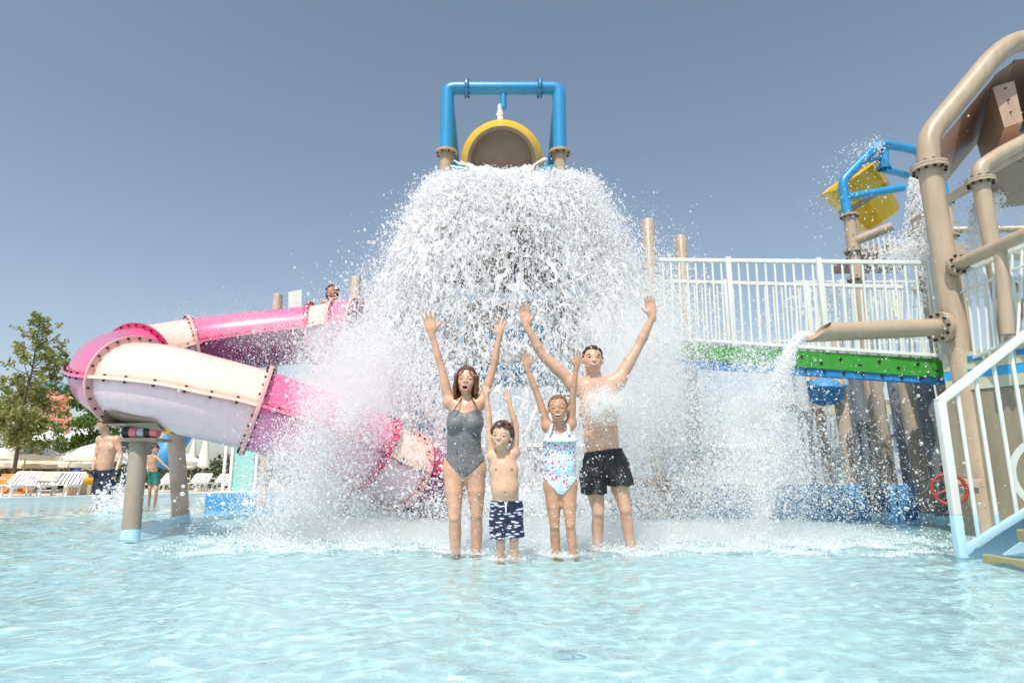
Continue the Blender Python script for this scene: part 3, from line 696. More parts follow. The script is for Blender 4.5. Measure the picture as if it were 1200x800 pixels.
    MB().tube(P(1036, 198, Yb + 0.1), P(1062, 206, Yb + 0.5), 0.07, 0.07, 12).build('arm', m_blue, f); MB().tube(P(1016, 190, Yb + 0.1), P(1034, 184, Yb + 0.1), 0.04, 0.04, 10).build('brace', m_blue, f)
    flange(f, P(1036, 197, Yb + 0.1), (0, 0, 1), 0.085, m_blue, 8, 0.02, 0.04)
    c = P(1015, 236, Yb + 0.95); ax = Vector((-0.58, -0.15, 0.80)).normalized()
    b = thing('dump_bucket', c, 'smaller yellow bucket tilted on the far blue frame', 'tipping bucket')
    ctr = c
    MB().lathe(ctr, ax, [(0.60, 0.56), (0.62, 0.60), (0.58, 0.62), (0.54, 0.59), (-0.46, 0.42), (-0.48, 0.38)], 8).build('shell', m_yellow, b)
    MB().lathe(ctr, ax, [(0.60, 0.555), (-0.40, 0.38), (-0.40, 0.0)], 8).build('lining', m_yellow, b); MB().lathe(ctr, ax, [(-0.44, 0.415), (-0.50, 0.405), (-0.50, 0.0)], 8).build('bottom', m_pale, b)
    k = ax.cross(Vector((0, 0, 1))).normalized()
    MB().lathe(ctr, ax, [(0.02, 0.49), (0.02, 0.512), (0.12, 0.53), (0.12, 0.50)], 8).build('strap', m_taupe, b)
    # posts of that frame
    for (px, top, Yp, rp_, lab) in ((995, 252, Yb, 0.105, 'beige post with three collars under the far blue frame'), (1108, 236, Yb + 0.6, 0.095, 'thin beige post under the right end of the far blue frame')):
        p = P(px, top, Yp); t = thing('frame_post', (p.x, p.y, -WATER_D), lab, 'support post', 'posts of the far bucket frame')
        MB().tube((p.x + 0.03, p.y, -WATER_D), p, rp_, rp_, 16).build('shaft', m_beige, t)
        for z in (p.z - 0.02, p.z - 0.72, p.z - 1.25): flange(t, (p.x, p.y, z), (0, 0, 1), rp_, m_beige, 8, 0.02, 0.06)
    t = thing('far_platform', P(1060, 290, 11.6), 'brown and beige railed platform under the tilted bucket', 'platform')
    MB().tube(P(999, 284, Yb), P(1046, 265, Yb - 0.4), 0.085, 0.085, 14).build('guard_pipe', m_beige, t)
    MB().tube(P(1085, 270, 12), P(1230, 268, 11), 0.07, 0.07, 12).build('guard_pipe', m_beige, t)
    MB().prism([P(1000, 297, Yb), P(1080, 293, Yb), P(1080, 304, Yb), P(1000, 305, Yb)], (0, 0.8, 0)).build('edge', m_brown, t, False)
    for i in range(8):
        p = P(1005 + i * 6.5, 296, Yb + 0.2); MB().tube(p, p + Vector((0, 0, 0.32)), 0.02, 0.02, 6).build('baluster', m_white, t)
    MB().box(P(1110, 296, 12.2), (3.4, 0.4, 0.2)).build('deck', m_brownlight, t, False)
    # ---------------- behind and under the bridge
    rail_panel('far_rail', P(905, 470, 13.0), P(1120, 468, 12.0), P(905, 400, 13.0), P(1120, 394, 12.0), 36, 'pale railing of the far walkway seen under the footbridge', 'railing', 'white railings of the play structure', (0.25, 0.6), None, 0.017, 0.025)
    rail_panel('far_rail', P(930, 405, 14.5), P(1100, 400, 14.5), P(930, 330, 14.5), P(1100, 330, 14.5), 30, 'pale railing of the far upper walkway seen through the bridge balusters', 'railing', 'white railings of the play structure', (0.35, 0.7), None, 0.017, 0.025)
    t = thing('far_walkway', P(1060, 475, 12.4), 'grey green walkway deck under the far railing', 'walkway')
    MB().box(P(1040, 476, 12.6), (3.6, 1.0, 0.14)).build('deck', m_taupe, t, False); MB().box(P(1055, 480, 12.05), (3.0, 0.06, 0.18)).build('fascia', m_deckedge, t, False)
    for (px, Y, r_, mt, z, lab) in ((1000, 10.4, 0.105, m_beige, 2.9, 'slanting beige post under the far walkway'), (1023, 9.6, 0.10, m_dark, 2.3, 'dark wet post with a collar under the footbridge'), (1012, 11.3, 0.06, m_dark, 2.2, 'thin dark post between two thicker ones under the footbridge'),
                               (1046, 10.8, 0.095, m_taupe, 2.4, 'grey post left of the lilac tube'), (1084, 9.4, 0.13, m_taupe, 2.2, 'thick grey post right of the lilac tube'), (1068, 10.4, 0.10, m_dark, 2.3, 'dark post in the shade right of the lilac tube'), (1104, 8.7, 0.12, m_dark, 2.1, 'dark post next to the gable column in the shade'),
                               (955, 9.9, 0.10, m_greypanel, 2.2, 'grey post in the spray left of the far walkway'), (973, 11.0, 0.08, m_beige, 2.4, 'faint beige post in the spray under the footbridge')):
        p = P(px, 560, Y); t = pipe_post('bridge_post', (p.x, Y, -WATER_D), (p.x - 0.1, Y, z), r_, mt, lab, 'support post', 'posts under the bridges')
        if px == 1023: flange(t, (p.x, Y, 0.42), (0, 0, 1), r_, m_dark, 8, 0.03, 0.1); 
    t = thing('blue_pod', P(966, 458, 10.4), 'round blue spray pod hanging under the footbridge', 'spray pod')
    MB().ell(P(966, 459, 10.4), (0.30, 0.30, 0.23), None, 18, 12).build('shell', m_bluewall, t); MB().lathe(P(966, 459, 10.4), (0, -0.3, 1), [(0.1, 0.30), (0.1, 0.33), (0.14, 0.33), (0.14, 0.28)], 20).build('rim', m_beamblue, t)
    t = thing('rose_pod', P(941, 458, 10.8), 'small rose pink pod left of the blue pod', 'spray pod')
    MB().ell(P(941, 459, 10.8), (0.12, 0.14, 0.13), None, 14, 10).build('shell', m_rose, t); MB().tube(P(941, 452, 10.8), P(941, 440, 10.8), 0.03).build('stem', m_beige, t)
    t = thing('lilac_tube', P(1055, 530, 12.2), 'lilac tube slide end with a blue lower lip, far behind the bridge', 'water slide')
    MB().lathe(P(1056, 531, 12.6), (-0.3, -1, 0.0), [(-0.9, 0.36), (0.0, 0.36), (0.02, 0.39), (0.05, 0.39), (0.05, 0.33), (-0.8, 0.32)], 28).build('tube', m_lilac, t)
    MB().lathe(P(1053, 548, 12.3), (-0.3, -1, 0.0), [(-0.3, 0.42), (0.1, 0.42), (0.1, 0.37), (-0.3, 0.37)], 28, math.pi * 0.6, math.pi * 1.4).build('lip', m_beamblue, t)
    t = thing('far_wall', P(1030, 520, 15.5), 'pale grey wall with a white coping behind the far posts', 'wall')
    MB().box(P(1040, 520, 16.0), (5.6, 0.2, 1.9)).build('wall_body', m_greypanel, t, False); MB().box(P(1015, 550, 15.6), (1.1, 0.2, 0.7)).build('cream_block', m_deckedge, t, False)
    t = thing('pool_step', P(1000, 590, 10.2), 'wide blue pool step in the shade under the footbridge', 'pool step')
    MB().box((P(1010, 590, 11.0).x, 11.6, -0.02), (5.0, 2.4, 0.24), None, 0.03).build('step', m_beamblue, t)
build_right()
# ================================================================ the far bank: deck, loungers, parasols, trees, ride, marquees
m_deck = paint('pale_stone_deck', lin(214, 205, 190), 0.8, 0.08, 1.2, 0.2)
m_coping = paint('white_pool_coping', lin(226, 232, 230), 0.6, 0.05, 3.0, 0.1)
m_parasol = paint('cream_parasol_cloth', lin(240, 232, 214), 0.8, 0.04, 5, 0.1)
m_parasol2 = paint('beige_parasol_cloth', lin(222, 206, 178), 0.8, 0.04, 5, 0.1)
m_plastic = paint('white_lounger_plastic', lin(238, 236, 230), 0.45, 0.04, 8, 0.03)
m_wood = paint('pole_wood', lin(196, 176, 146), 0.6, 0.1, 12, 0.1)
m_bark = paint('tree_bark', (0.16, 0.12, 0.085, 1), 0.9, 0.3, 20, 0.5)
m_orange = paint('orange_ride_steel', lin(208, 136, 106), 0.5, 0.1, 3, 0.05)
m_tealroof = paint('teal_ride_track', lin(80, 130, 150), 0.4, 0.1, 3, 0.05)
m_marquee = paint('white_marquee_roof', lin(236, 236, 236), 0.6, 0.03, 1, 0.05)
m_marqdark = paint('dark_window_band', lin(96, 100, 104), 0.4, 0.1, 3, 0)
def leaf_mat(name, c1, c2):
    m, N, L, b = mat_new(name); oi = N.new('ShaderNodeNewGeometry')
    tc = N.new('ShaderNodeTexCoord'); nz = N.new('ShaderNodeTexNoise'); nz.inputs['Scale'].default_value = 1.6; nz.inputs['Detail'].default_value = 5; L.new(tc.outputs['Object'], nz.inputs['Vector'])
    ad = N.new('ShaderNodeMath'); ad.operation = 'MULTIPLY_ADD'; ad.inputs[1].default_value = 0.5; L.new(oi.outputs['Random Per Island'], ad.inputs[0]); L.new(nz.outputs[0], ad.inputs[2])
    rp = N.new('ShaderNodeValToRGB'); rp.color_ramp.elements[0].position = 0.35; rp.color_ramp.elements[1].position = 1.0
    rp.color_ramp.elements[0].color = c1; rp.color_ramp.elements[1].color = c2; L.new(ad.outputs[0], rp.inputs[0]); L.new(rp.outputs[0], b.inputs['Base Color'])
    b.inputs['Roughness'].default_value = 0.5; b.inputs['Transmission Weight'].default_value = 0.0
    tr = N.new('ShaderNodeBsdfTranslucent'); L.new(rp.outputs[0], tr.inputs[0]); mx = N.new('ShaderNodeMixShader'); mx.inputs[0].default_value = 0.35
    L.new(b.outputs[0], mx.inputs[1]); L.new(tr.outputs[0], mx.inputs[2]); L.new(mx.outputs[0], N['Material Output'].inputs[0]); return m
m_leaf_a = leaf_mat('olive_green_leaves', (0.12, 0.145, 0.028, 1), (0.36, 0.37, 0.11, 1))
m_leaf_b = leaf_mat('fresh_green_leaves', (0.06, 0.125, 0.018, 1), (0.2, 0.30, 0.055, 1))
m_leaf_c = leaf_mat('dull_hedge_leaves', (0.05, 0.075, 0.03, 1), (0.14, 0.17, 0.07, 1))
def leaves(cl, per, size, seed, flat=1.0):
    """leaf faces round clump centres (x,y,z,r)"""
    r = np.random.default_rng(seed); V = []; 
    for (x, y, z, rr) in cl:
        n = max(4, int(per * (rr / 0.5) ** 2)); d = r.normal(size=(n, 3)); d /= np.linalg.norm(d, axis=1)[:, None]
        p = d * (rr * r.random((n, 1)) ** 0.45) * np.array((1, 1, flat)) + np.array((x, y, z))
        a = r.normal(size=(n, 3)); a /= np.linalg.norm(a, axis=1)[:, None]; b = np.cross(a, r.normal(size=(n, 3))); b /= np.linalg.norm(b, axis=1)[:, None]
        s = size * r.uniform(0.6, 1.3, (n, 1)); V.append(np.stack([p - a * s, p + b * s * 0.55 - a * s * 0.1, p + a * s, p - b * s * 0.55 + a * s * 0.1], 1))
    V = np.concatenate(V).reshape(-1, 3); return V, np.arange(len(V)).reshape(-1, 4)
def tree(name, base, h, spread, seed, mat, label, n=60, per=36, size=0.09, lo=0.3, group='trees on the far bank', bend=0.0, top_thin=0.5, rnd=True):
    r = random.Random(seed); base = Vector(base); t = thing(name, base, label, 'tree', group); tr = MB()
    pts = [base + Vector((bend * (k / 6) ** 2 + r.uniform(-0.04, 0.04) * h * 0.15, r.uniform(-0.03, 0.03) * h * 0.15, h * 0.97 * k / 6)) for k in range(7)]
    tr.sweep(bez(pts, 3), [max(0.012, h * 0.0115 * (1 - 0.93 * i / 18)) for i in range(19)], 8); cl = []
    for i in range(n):
        f = lo + (1 - lo) * (i + r.random()) / n; k = min(5, int(f * 6)); p = pts[k].lerp(pts[k + 1], f * 6 - k)
        w = spread * (math.sin(math.pi * (0.16 + 0.80 * (f - lo) / (1 - lo))) ** 0.8 if rnd else 1 - ((f - lo) / (1 - lo)) ** 1.4 * 0.88) * r.uniform(0.35, 1.0); a = r.uniform(0, 6.28)
        e = p + Vector((w * math.cos(a), w * math.sin(a), w * r.uniform(0.1, 0.6)))
        tr.sweep([p, p.lerp(e, 0.5) + Vector((0, 0, -0.03 * w)), e], [h * 0.003, h * 0.002, h * 0.0009], 5)
        for q in range(2):
            c = p.lerp(e, r.uniform(0.55, 1.1)); cl.append((c.x + r.uniform(-.15, .15), c.y + r.uniform(-.15, .15), c.z, spread * r.uniform(0.13, 0.30) * (1 - top_thin * f)))
    tr.build('trunk', m_bark, t)
    V, Q = leaves(cl, per, size, seed); link_mesh('crown', mesh_np('crown', V, Q), mat, t, False, False)
    return t
def parasol(c, r, h, mat, label, closed=False):
    c = Vector(c); t = thing('parasol', c, label, 'parasol', 'cream parasols on the far bank')
    MB().tube(c, c + Vector((0, 0, h + 0.12)), 0.03, 0.025, 8).build('pole', m_wood, t)
    MB().lathe(c, (0, 0, 1), [(0, 0.0), (0, 0.28), (0.10, 0.24), (0.10, 0.0)], 12).build('base', m_deck, t)
    if closed:
        MB().lathe(c, (0, 0, 1), [(h * 0.38, 0.05), (h * 0.42, 0.24), (h * 0.6, 0.20), (h * 0.8, 0.12), (h, 0.03)], 10).build('folded_canopy', mat, t); return t
    n = 8
    for i in range(n):
        a0, a1 = 2 * math.pi * i / n, 2 * math.pi * (i + 1) / n; rows = []
        for f, z in ((0.02, 0.0), (0.5, -0.19 * r), (1.0, -0.42 * r)):
            rows.append([c + Vector((f * r * math.cos(a0 + (a1 - a0) * k / 4), f * r * math.sin(a0 + (a1 - a0) * k / 4), h + z - 0.03 * f * math.sin(math.pi * k / 4))) for k in range(5)])
        rows.append([p + Vector((0, 0, -0.17 + 0.02 * (k % 2))) for k, p in enumerate(rows[-1])])
        vs = [p for q in rows for p in q]; MB().add(vs, [(j * 5 + k, j * 5 + k + 1, j * 5 + 6 + k, j * 5 + 5 + k) for j in range(3) for k in range(4)]).build('canopy_panel', mat, t)
        MB().tube(c + Vector((0, 0, h - 0.5 * r)), rows[2][0] - Vector((0, 0, 0.02)), 0.012, 0.012, 5).build('rib', m_wood, t)
    return t
def lounger_proto():
    t = thing('sun_lounger', (0, 0, 0), 'x', 'sun lounger', 'white sun loungers on the far bank')
    W = 0.68
    for s in (-1, 1):
        MB().box((s * W / 2, -0.55, 0.30), (0.06, 1.35, 0.07), None, 0.01).build('side_rail', m_plastic, t)
        MB().sweep(rounded([(s * (W / 2 + 0.03), -0.35, 0.33), (s * (W / 2 + 0.03), -0.35, 0.53), (s * (W / 2 + 0.03), 0.12, 0.50)], 0.08, 4), 0.028, 7).build('armrest', m_plastic, t)
        for y in (-1.1, 0.0): MB().tube((s * W / 2, y, 0), (s * W / 2, y + 0.05, 0.3), 0.032, 0.038, 7).build('leg', m_plastic, t)
        MB().tube((s * W / 2, 0.10, 0.30), (s * W / 2 * 0.92, 0.66, 0.66), 0.03, 0.026, 7).build('back_frame', m_plastic, t)
    for i in range(7): MB().box((0, -1.14 + i * 0.18, 0.325), (W - 0.06, 0.13, 0.025)).build('seat_slat', m_plastic, t)
    for i in range(6):
        x = -W / 2 + 0.09 + i * (W - 0.18) / 5; R = Matrix.Rotation(-math.atan2(0.56, 0.36), 3, 'X')
        MB().box((x * 0.96, 0.38, 0.49), (0.062, 0.022, 0.70), R).build('back_slat', m_plastic, t)
    MB().tube((-W / 2 * 0.9, 0.67, 0.67), (W / 2 * 0.9, 0.67, 0.67), 0.034, 0.034, 7).build('top_bar', m_plastic, t)
    return t
def copy_thing(o, loc, rz, label):
    r = o.copy(); C.objects.link(r); r.location = loc; r.rotation_euler = (0, 0, rz); r['label'] = label
    for ch in list(o.children):
        c = ch.copy(); C.objects.link(c); c.parent = r; c.matrix_parent_inverse = ch.matrix_parent_inverse.copy()
        for g in ch.children:
            d = g.copy(); C.objects.link(d); d.parent = c; d.matrix_parent_inverse = g.matrix_parent_inverse.copy()
    return r
GZ = 0.07
def build_around():
    E0, E1 = PZ(-160, 587, 0.10), PZ(320, 575.5, 0.10); u = (E1 - E0); u.z = 0; u.normalize()
    A = E0 - u * 24; B = E0 + u * ((33.0 - E0.y) / u.y); nrm = Vector((-u.y, u.x, 0))
    z = GZ
    MB().add([(A.x, A.y, z), (B.x, B.y, z), (60, 33, z), (1500, 33, z), (1500, 1800, z), (-1500, 1800, z), (-1500, A.y, z)], [tuple(range(7))]).build('ground', m_deck, None, False, kind='structure')
    q = [A, B, B + nrm * 0.45, A + nrm * 0.45]
    MB().prism([Vector((p.x, p.y, -WATER_D)) for p in q], (0, 0, WATER_D + 0.105)).build('pool_edge', m_coping, None, False, kind='structure')
    MB().box((60 + B.x, 33.2, -0.03), (120, 0.4, 0.27)).build('pool_edge', m_coping, None, False, kind='structure')
    def G(px, Y): d = ray(px, 570); return Vector((d.x / d.y * Y, Y, GZ))
    # loungers
    lo = lounger_proto(); spots = [(20, 18.0, 0.25, 'white slatted lounger nearest the left edge, beside the young tree trunk'), (48.5, 18.8, 0.30, 'white lounger with a pale towel over its back, middle of the left three'), (77, 19.6, 0.32, 'white slatted lounger left of the wading man, in front of the blue beach bag'),
        (195, 24.5, 0.1, 'white lounger between the two slide posts, left one'), (231, 26, 0.1, 'white lounger just right of the speckled slide post'), (258, 28, 0.0, 'white lounger farthest right, behind the blue wall block')]
    for i, (px, Y, rz, lab) in enumerate(spots):
        g = G(px, Y)
        if i == 0: lo.location = g; lo.rotation_euler = (0, 0, rz); lo['label'] = lab
        else: copy_thing(lo, g, rz, lab)
    # towels and bags
    g = G(48.5, 18.8); R = Matrix.Rotation(-math.atan2(0.56, 0.36), 3, 'X')
    t = tag(MB().box((g.x - 0.11, g.y + 0.37, GZ + 0.545), (0.62, 0.06, 0.5), Matrix.Rotation(0.3, 3, 'Z') @ R, 0.015).build('towel', paint_once('sand_towel_cloth', lin(206, 196, 184)), None), 'pale sand towel hanging over the middle lounger back', 'towel')
    for px, Y, col, lab in ((5, 18.9, lin(225, 130, 30), 'orange towel hung upright left of the first lounger'), (33, 19.4, lin(228, 140, 40), 'orange towel hung upright between the first two loungers')):
        g = G(px, Y); mb = MB(); mb.box(g + Vector((0, 0, 0.38)), (0.40, 0.05, 0.56), Matrix.Rotation(-0.5, 3, 'X'), 0.02).box(g + Vector((0.02, -0.30, 0.10)), (0.42, 0.5, 0.05), None, 0.02)
        tag(mb.build('towel', paint_once('orange_towel_cloth', col), None), lab, 'towel')
    for px, Y, col, nm, lab, sz in ((87.5, 20.4, lin(25, 60, 160), 'blue_bag_cloth', 'bright blue beach bag behind the third lounger', 0.30), (101, 21.2, lin(240, 180, 40), 'yellow_bag_cloth', 'low yellow beach bag right of the blue bag', 0.33)):
        g = G(px, Y); t = thing('beach_bag', g, lab, 'bag', 'beach bags by the loungers')
        MB().ell(g + Vector((0, 0, 0.50 if 'blue' in nm else 0.45)), (sz * 0.85, sz * 0.6, sz if 'blue' in nm else 0.2), None, 14, 10).build('bag_body', paint_once(nm, col), t)
        MB().sweep([g + Vector((0.25 * math.cos(a), -0.1, 0.8 * (1 if 'blue' in nm else 0.7) + 0.25 * math.sin(a))) for a in [math.pi * k / 8 for k in range(9)]], 0.02, 6).build('handle', m_wood, t)
        if 'blue' not in nm or True: MB().box(g + Vector((0, 0.05, 0.15)), (0.5, 0.4, 0.3), None, 0.03).build('bag_base', m_wood, t)
    # parasols
    for px, ap, Y, r, mt, lab in ((33, 516, 23.5, 1.22, m_parasol, 'cream parasol nearest the left edge, standing highest'), (3, 529, 25, 1.0, m_parasol, 'cream parasol cut by the left edge of the view'), (40, 530, 25.5, 1.05, m_parasol2, 'beige shaded parasol just under the highest cream one'),
        (84, 529, 26.5, 1.1, m_parasol, 'cream parasol over the blue beach bag'), (114, 518, 23.5, 1.2, m_parasol, 'cream parasol behind the wading man'), (208, 527, 29, 1.2, m_parasol, 'cream parasol between the slide posts')):
        p = P(px, ap, Y); g = G(px, Y); g.x = p.x; parasol(g, r, p.z - GZ, mt, lab)
    for px, Y, lab in ((236, 27, 'folded white parasol right of the speckled slide post'), (222, 31, 'folded cream parasol farther back between the posts')):
        g = G(px, Y); parasol(g, 1, 2.35, m_parasol, lab, True)
    # trees
    tree('young_tree', G(12, 22), 6.3, 1.4, 5, m_leaf_a, 'tall loose young tree at the left edge with a thin trunk', 110, 150, 0.075, 0.24, bend=0.15, top_thin=0.62)
    g = G(96, 33); tree('broadleaf_tree', g, 6.3, 1.75, 8, m_leaf_b, 'smaller dense green tree behind the parasols, next to the ride', 60, 90, 0.11, 0.25)
    g = G(2, 29); tree('broadleaf_tree', g, 5.0, 1.9, 18, m_leaf_a, 'bushy olive green tree low at the left edge behind the young tree', 50, 70, 0.11, 0.15)
    g = G(55, 36); tree('broadleaf_tree', g, 3.6, 1.3, 28, m_leaf_b, 'small light green tree under the orange ride', 36, 70, 0.10, 0.15)
    rr = random.Random(4); cl = []
    for i in range(270):
        g = G(-420 + 780 * rr.random(), rr.uniform(30, 34)); cl.append((g.x, g.y, GZ + rr.uniform(0.2, 1.2), rr.uniform(0.4, 0.7)))
    V, Q = leaves(cl, 40, 0.13, 9); link_mesh('hedge', mesh_np('hedge', V, Q), m_leaf_c, None, False, False, kind='stuff')
    # orange ride
    t = thing('coaster_ride', G(66, 80), 'orange lattice ride tower with a teal curved roof, far left', 'ride'); Yr = 80
    def Q_(px, py, dy=0): return P(px, py, Yr + dy)
    cols = [(38, 449, 36, 560), (53, 462, 40, 560), (57, 458, 52, 560), (62, 456, 61, 560), (66, 460, 57, 560), (72, 466, 73, 560), (77, 470, 82, 560), (69, 458, 70, 560)]
    for i, (a, b, c, d) in enumerate(cols): MB().tube(Q_(c, d, i % 3 * 2), Q_(a, b, i % 3 * 2), 0.27, 0.2, 8).build('column', m_orange, t)
    for y0, xa, xb in ((475, 46, 84), (490, 42, 86), (506, 40, 88)): MB().tube(Q_(xa, y0), Q_(xb, y0 + 3), 0.16, 0.16, 6).build('cross_beam', m_orange, t)
    for i in range(6):
        x = 46 + i * 6.5; MB().tube(Q_(x, 476), Q_(x + 6.5, 491), 0.1, 0.1, 5).build('brace', m_orange, t); MB().tube(Q_(x + 6.5, 491), Q_(x, 506), 0.1, 0.1, 5).build('brace', m_orange, t)
    MB().sweep(bez([Q_(40, 463), Q_(50, 455), Q_(62, 450), Q_(70, 453), Q_(77, 458)], 5), 0.62, 8).build('track', m_tealroof, t)
    MB().sweep(bez([Q_(64, 466), Q_(72, 468), Q_(82, 466), Q_(88, 470)], 5), 0.65, 8).build('track', m_orange, t)
    # marquees
    for px, ap, w, Y, lab in ((58, 497, 24, 44, 'white pointed marquee roof behind the parasols, left one'), (101, 496, 22, 46, 'white pointed marquee roof behind the green tree'), (150, 512, 30, 50, 'white marquee roof hidden partly by the slide')):
        t = thing('marquee', G(px, Y), lab, 'marquee', 'white marquees behind the parasols'); p = P(px, ap, Y); hw = w * Y / 750; ez = P(px, 518, Y).z
        a, b, c, d = [Vector((p.x + sx * hw, Y + sy * hw, ez)) for sx, sy in ((-1, -1), (1, -1), (1, 1), (-1, 1))]; top = Vector((p.x, Y, p.z))
        for q in ((a, b), (b, c), (c, d), (d, a)):
            MB().add([q[0], q[1], q[0].lerp(top, 0.5) * 1.0 + Vector((0, 0, -0.12)), q[1].lerp(top, 0.5) + Vector((0, 0, -0.12)), top], [(0, 1, 3, 2), (2, 3, 4)]).build('roof_panel', m_marquee, t)
        MB().box((p.x, Y, (ez + GZ) / 2), (hw * 1.7, hw * 1.7, ez - GZ - 0.02)).build('wall', m_marqdark, t, False)
        for s in (-1, 1): MB().tube((p.x + s * hw * 0.97, Y - hw * 0.97, GZ), (p.x + s * hw * 0.97, Y - hw * 0.97, ez), 0.07, 0.07, 6).build('pole', m_plastic, t)
    # glass and mint screens, blue curled slide and post behind the slide
    t = thing('changing_cabin', G(283, 27), 'mint green and white framed cabin behind the pink slide', 'cabin')
    p0, p1 = P(276, 500, 27), P(296, 566, 27)
    MB().box(((p0.x + p1.x) / 2, 27.2, 1.3), (p1.x - p0.x, 0.5, 2.5)).build('panel', m_teal, t, False)
    for px in (262, 270, 299, 312): MB().tube(Vector((P(px, 560, 26.9).x, 26.9, GZ)), Vector((P(px, 560, 26.9).x, 26.9, 2.7)), 0.07, 0.07, 8).build('post', m_plastic, t)
    MB().box((P(288, 560, 26.9).x, 26.9, 2.6), (2.0, 0.1, 0.16)).build('top_rail', m_plastic, t, False)
    t = thing('blue_slide', P(197, 520, 16), 'bright blue curved slide trough behind the slide posts', 'water slide')
    MB().sweep(bez([P(188, 543, 16), P(194, 534, 16), P(203, 520, 16.2), P(213, 505, 16.6), P(222, 488, 17)], 6), 0.30, 14).build('trough', m_bluewall, t)
    for a in (P(203, 520, 16.2),): MB().tube(Vector((a.x + 0.15, 16.5, -WATER_D)), a, 0.07, 0.07, 10).build('post', m_beige, t)
    # far bank right: plain pale hall and trees closing the horizon
    t = thing('long_hall', (6, 60, GZ), 'long low pale hall far behind the play structure', 'building')
    MB().box((10, 62, 1.7), (60, 6, 3.3)).build('wall', m_greypanel, t, False); MB().box((10, 61.9, 3.5), (61, 6.6, 0.3)).build('roof', m_marquee, t, False)
    for i in range(14): MB().box((-17 + i * 4, 58.97, 1.8), (2.0, 0.08, 1.2)).build('window', m_marqdark, t, False)
    for i, (px, Y, h) in enumerate(((330, 40, 5), (-60, 34, 6), (1260, 40, 6.5), (1330, 36, 5.5), (-130, 28, 6))):
        tree('broadleaf_tree', G(px, Y), h, 2.2, 50 + i, m_leaf_b if i % 2 else m_leaf_a, ['green tree far behind the lower end of the slide', 'olive tree beyond the left edge', 'green tree beyond the right edge', 'smaller green tree beyond the right edge', 'olive tree nearest beyond the left edge'][i], 40, 60, 0.14, 0.2)
build_around()
# ================================================================ people: one distance field each, meshed as one continuous skin
class Field:
    def __init__(self, lo, hi, h):
        self.lo = np.array(lo, np.float32); self.h = h
        self.n = np.maximum(np.ceil((np.array(hi) - self.lo) / h).astype(int) + 1, 4)
        self.d = np.full(self.n, 0.5, np.float32)
    def sl(self, lo, hi):
        a = np.clip(np.floor((np.array(lo) - self.lo) / self.h).astype(int), 0, self.n)
        b = np.clip(np.ceil((np.array(hi) - self.lo) / self.h).astype(int) + 1, 0, self.n)
        s = tuple(slice(int(i), int(j)) for i, j in zip(a, b))
        if any(i.stop <= i.start for i in s): return None, None
        ax = [(self.lo[i] + self.h * np.arange(s[i].start, s[i].stop)).astype(np.float32) for i in range(3)]
        return s, (ax[0][:, None, None], ax[1][None, :, None], ax[2][None, None, :])
    def union(self, s, e, k):
        d = self.d[s]
        if k <= 0: self.d[s] = np.minimum(d, e); return
        t = np.clip(0.5 + 0.5 * (d - e) / k, 0, 1); self.d[s] = d + (e - d) * t - k * t * (1 - t)
    def cut(self, s, e, k):
        d = self.d[s]; e = -e
        if k <= 0: self.d[s] = np.maximum(d, e); return
        t = np.clip(0.5 - 0.5 * (d - e) / k, 0, 1); self.d[s] = d + (e - d) * t + k * t * (1 - t)
    def cone(self, a, b, ra, rb, k=0.02, flat=None, neg=False):
        """tapered capsule; flat=(axis, factor) squashes the section along that axis by factor"""
        a, b = Vector(a), Vector(b); m = max(ra, rb) + 2 * k + 0.02
        if flat: m = max(m, m * flat[1])
        lo = [min(a[i], b[i]) - m for i in range(3)]; hi = [max(a[i], b[i]) + m for i in range(3)]
        s, X = self.sl(lo, hi)
        if s is None: return
        ab = b - a; L2 = max(ab.length_squared, 1e-9)
        P0 = [X[i] - a[i] for i in range(3)]
        t = np.clip((P0[0] * ab[0] + P0[1] * ab[1] + P0[2] * ab[2]) / L2, 0, 1)
        q = [P0[i] - ab[i] * t for i in range(3)]
        if flat:
            ax = Vector(flat[0]).normalized(); f = flat[1]
            c = q[0] * ax[0] + q[1] * ax[1] + q[2] * ax[2]; g = (1 / f - 1)
            q = [q[i] + ax[i] * c * g for i in range(3)]
        e = np.sqrt(q[0] ** 2 + q[1] ** 2 + q[2] ** 2) - (ra + (rb - ra) * t)
        if flat: e = e * min(1, flat[1])
        (self.cut if neg else self.union)(s, e.astype(np.float32), k)
    def ell(self, c, r, R=None, k=0.02, neg=False):
        c = Vector(c); R = R or Matrix.Identity(3); m = max(r) + 2 * k + 0.01
        s, X = self.sl([c[i] - m for i in range(3)], [c[i] + m for i in range(3)])
        if s is None: return
        Q = [X[i] - c[i] for i in range(3)]; Rt = R.transposed()
        l = [Rt[i][0] * Q[0] + Rt[i][1] * Q[1] + Rt[i][2] * Q[2] for i in range(3)]
        k0 = np.sqrt(sum((l[i] / r[i]) ** 2 for i in range(3))); k1 = np.sqrt(sum((l[i] / r[i] ** 2) ** 2 for i in range(3)))
        e = k0 * (k0 - 1) / np.maximum(k1, 1e-6)
        (self.cut if neg else self.union)(s, e.astype(np.float32), k)
    def coords(self):
        s, X = self.sl(self.lo, self.lo + self.h * (self.n - 1)); return X
    def mesh(self, name, d=None):
        d = self.d if d is None else d
        V, F = surface_net(d, self.h); V = V + self.lo
        return V, F
    def sub(self, lo, hi):
        s, X = self.sl(lo, hi); g = Field.__new__(Field); g.h = self.h; g.d = self.d[s].copy(); g.n = np.array(g.d.shape)
        g.lo = np.array([X[0].flat[0], X[1].flat[0], X[2].flat[0]], np.float32); return g

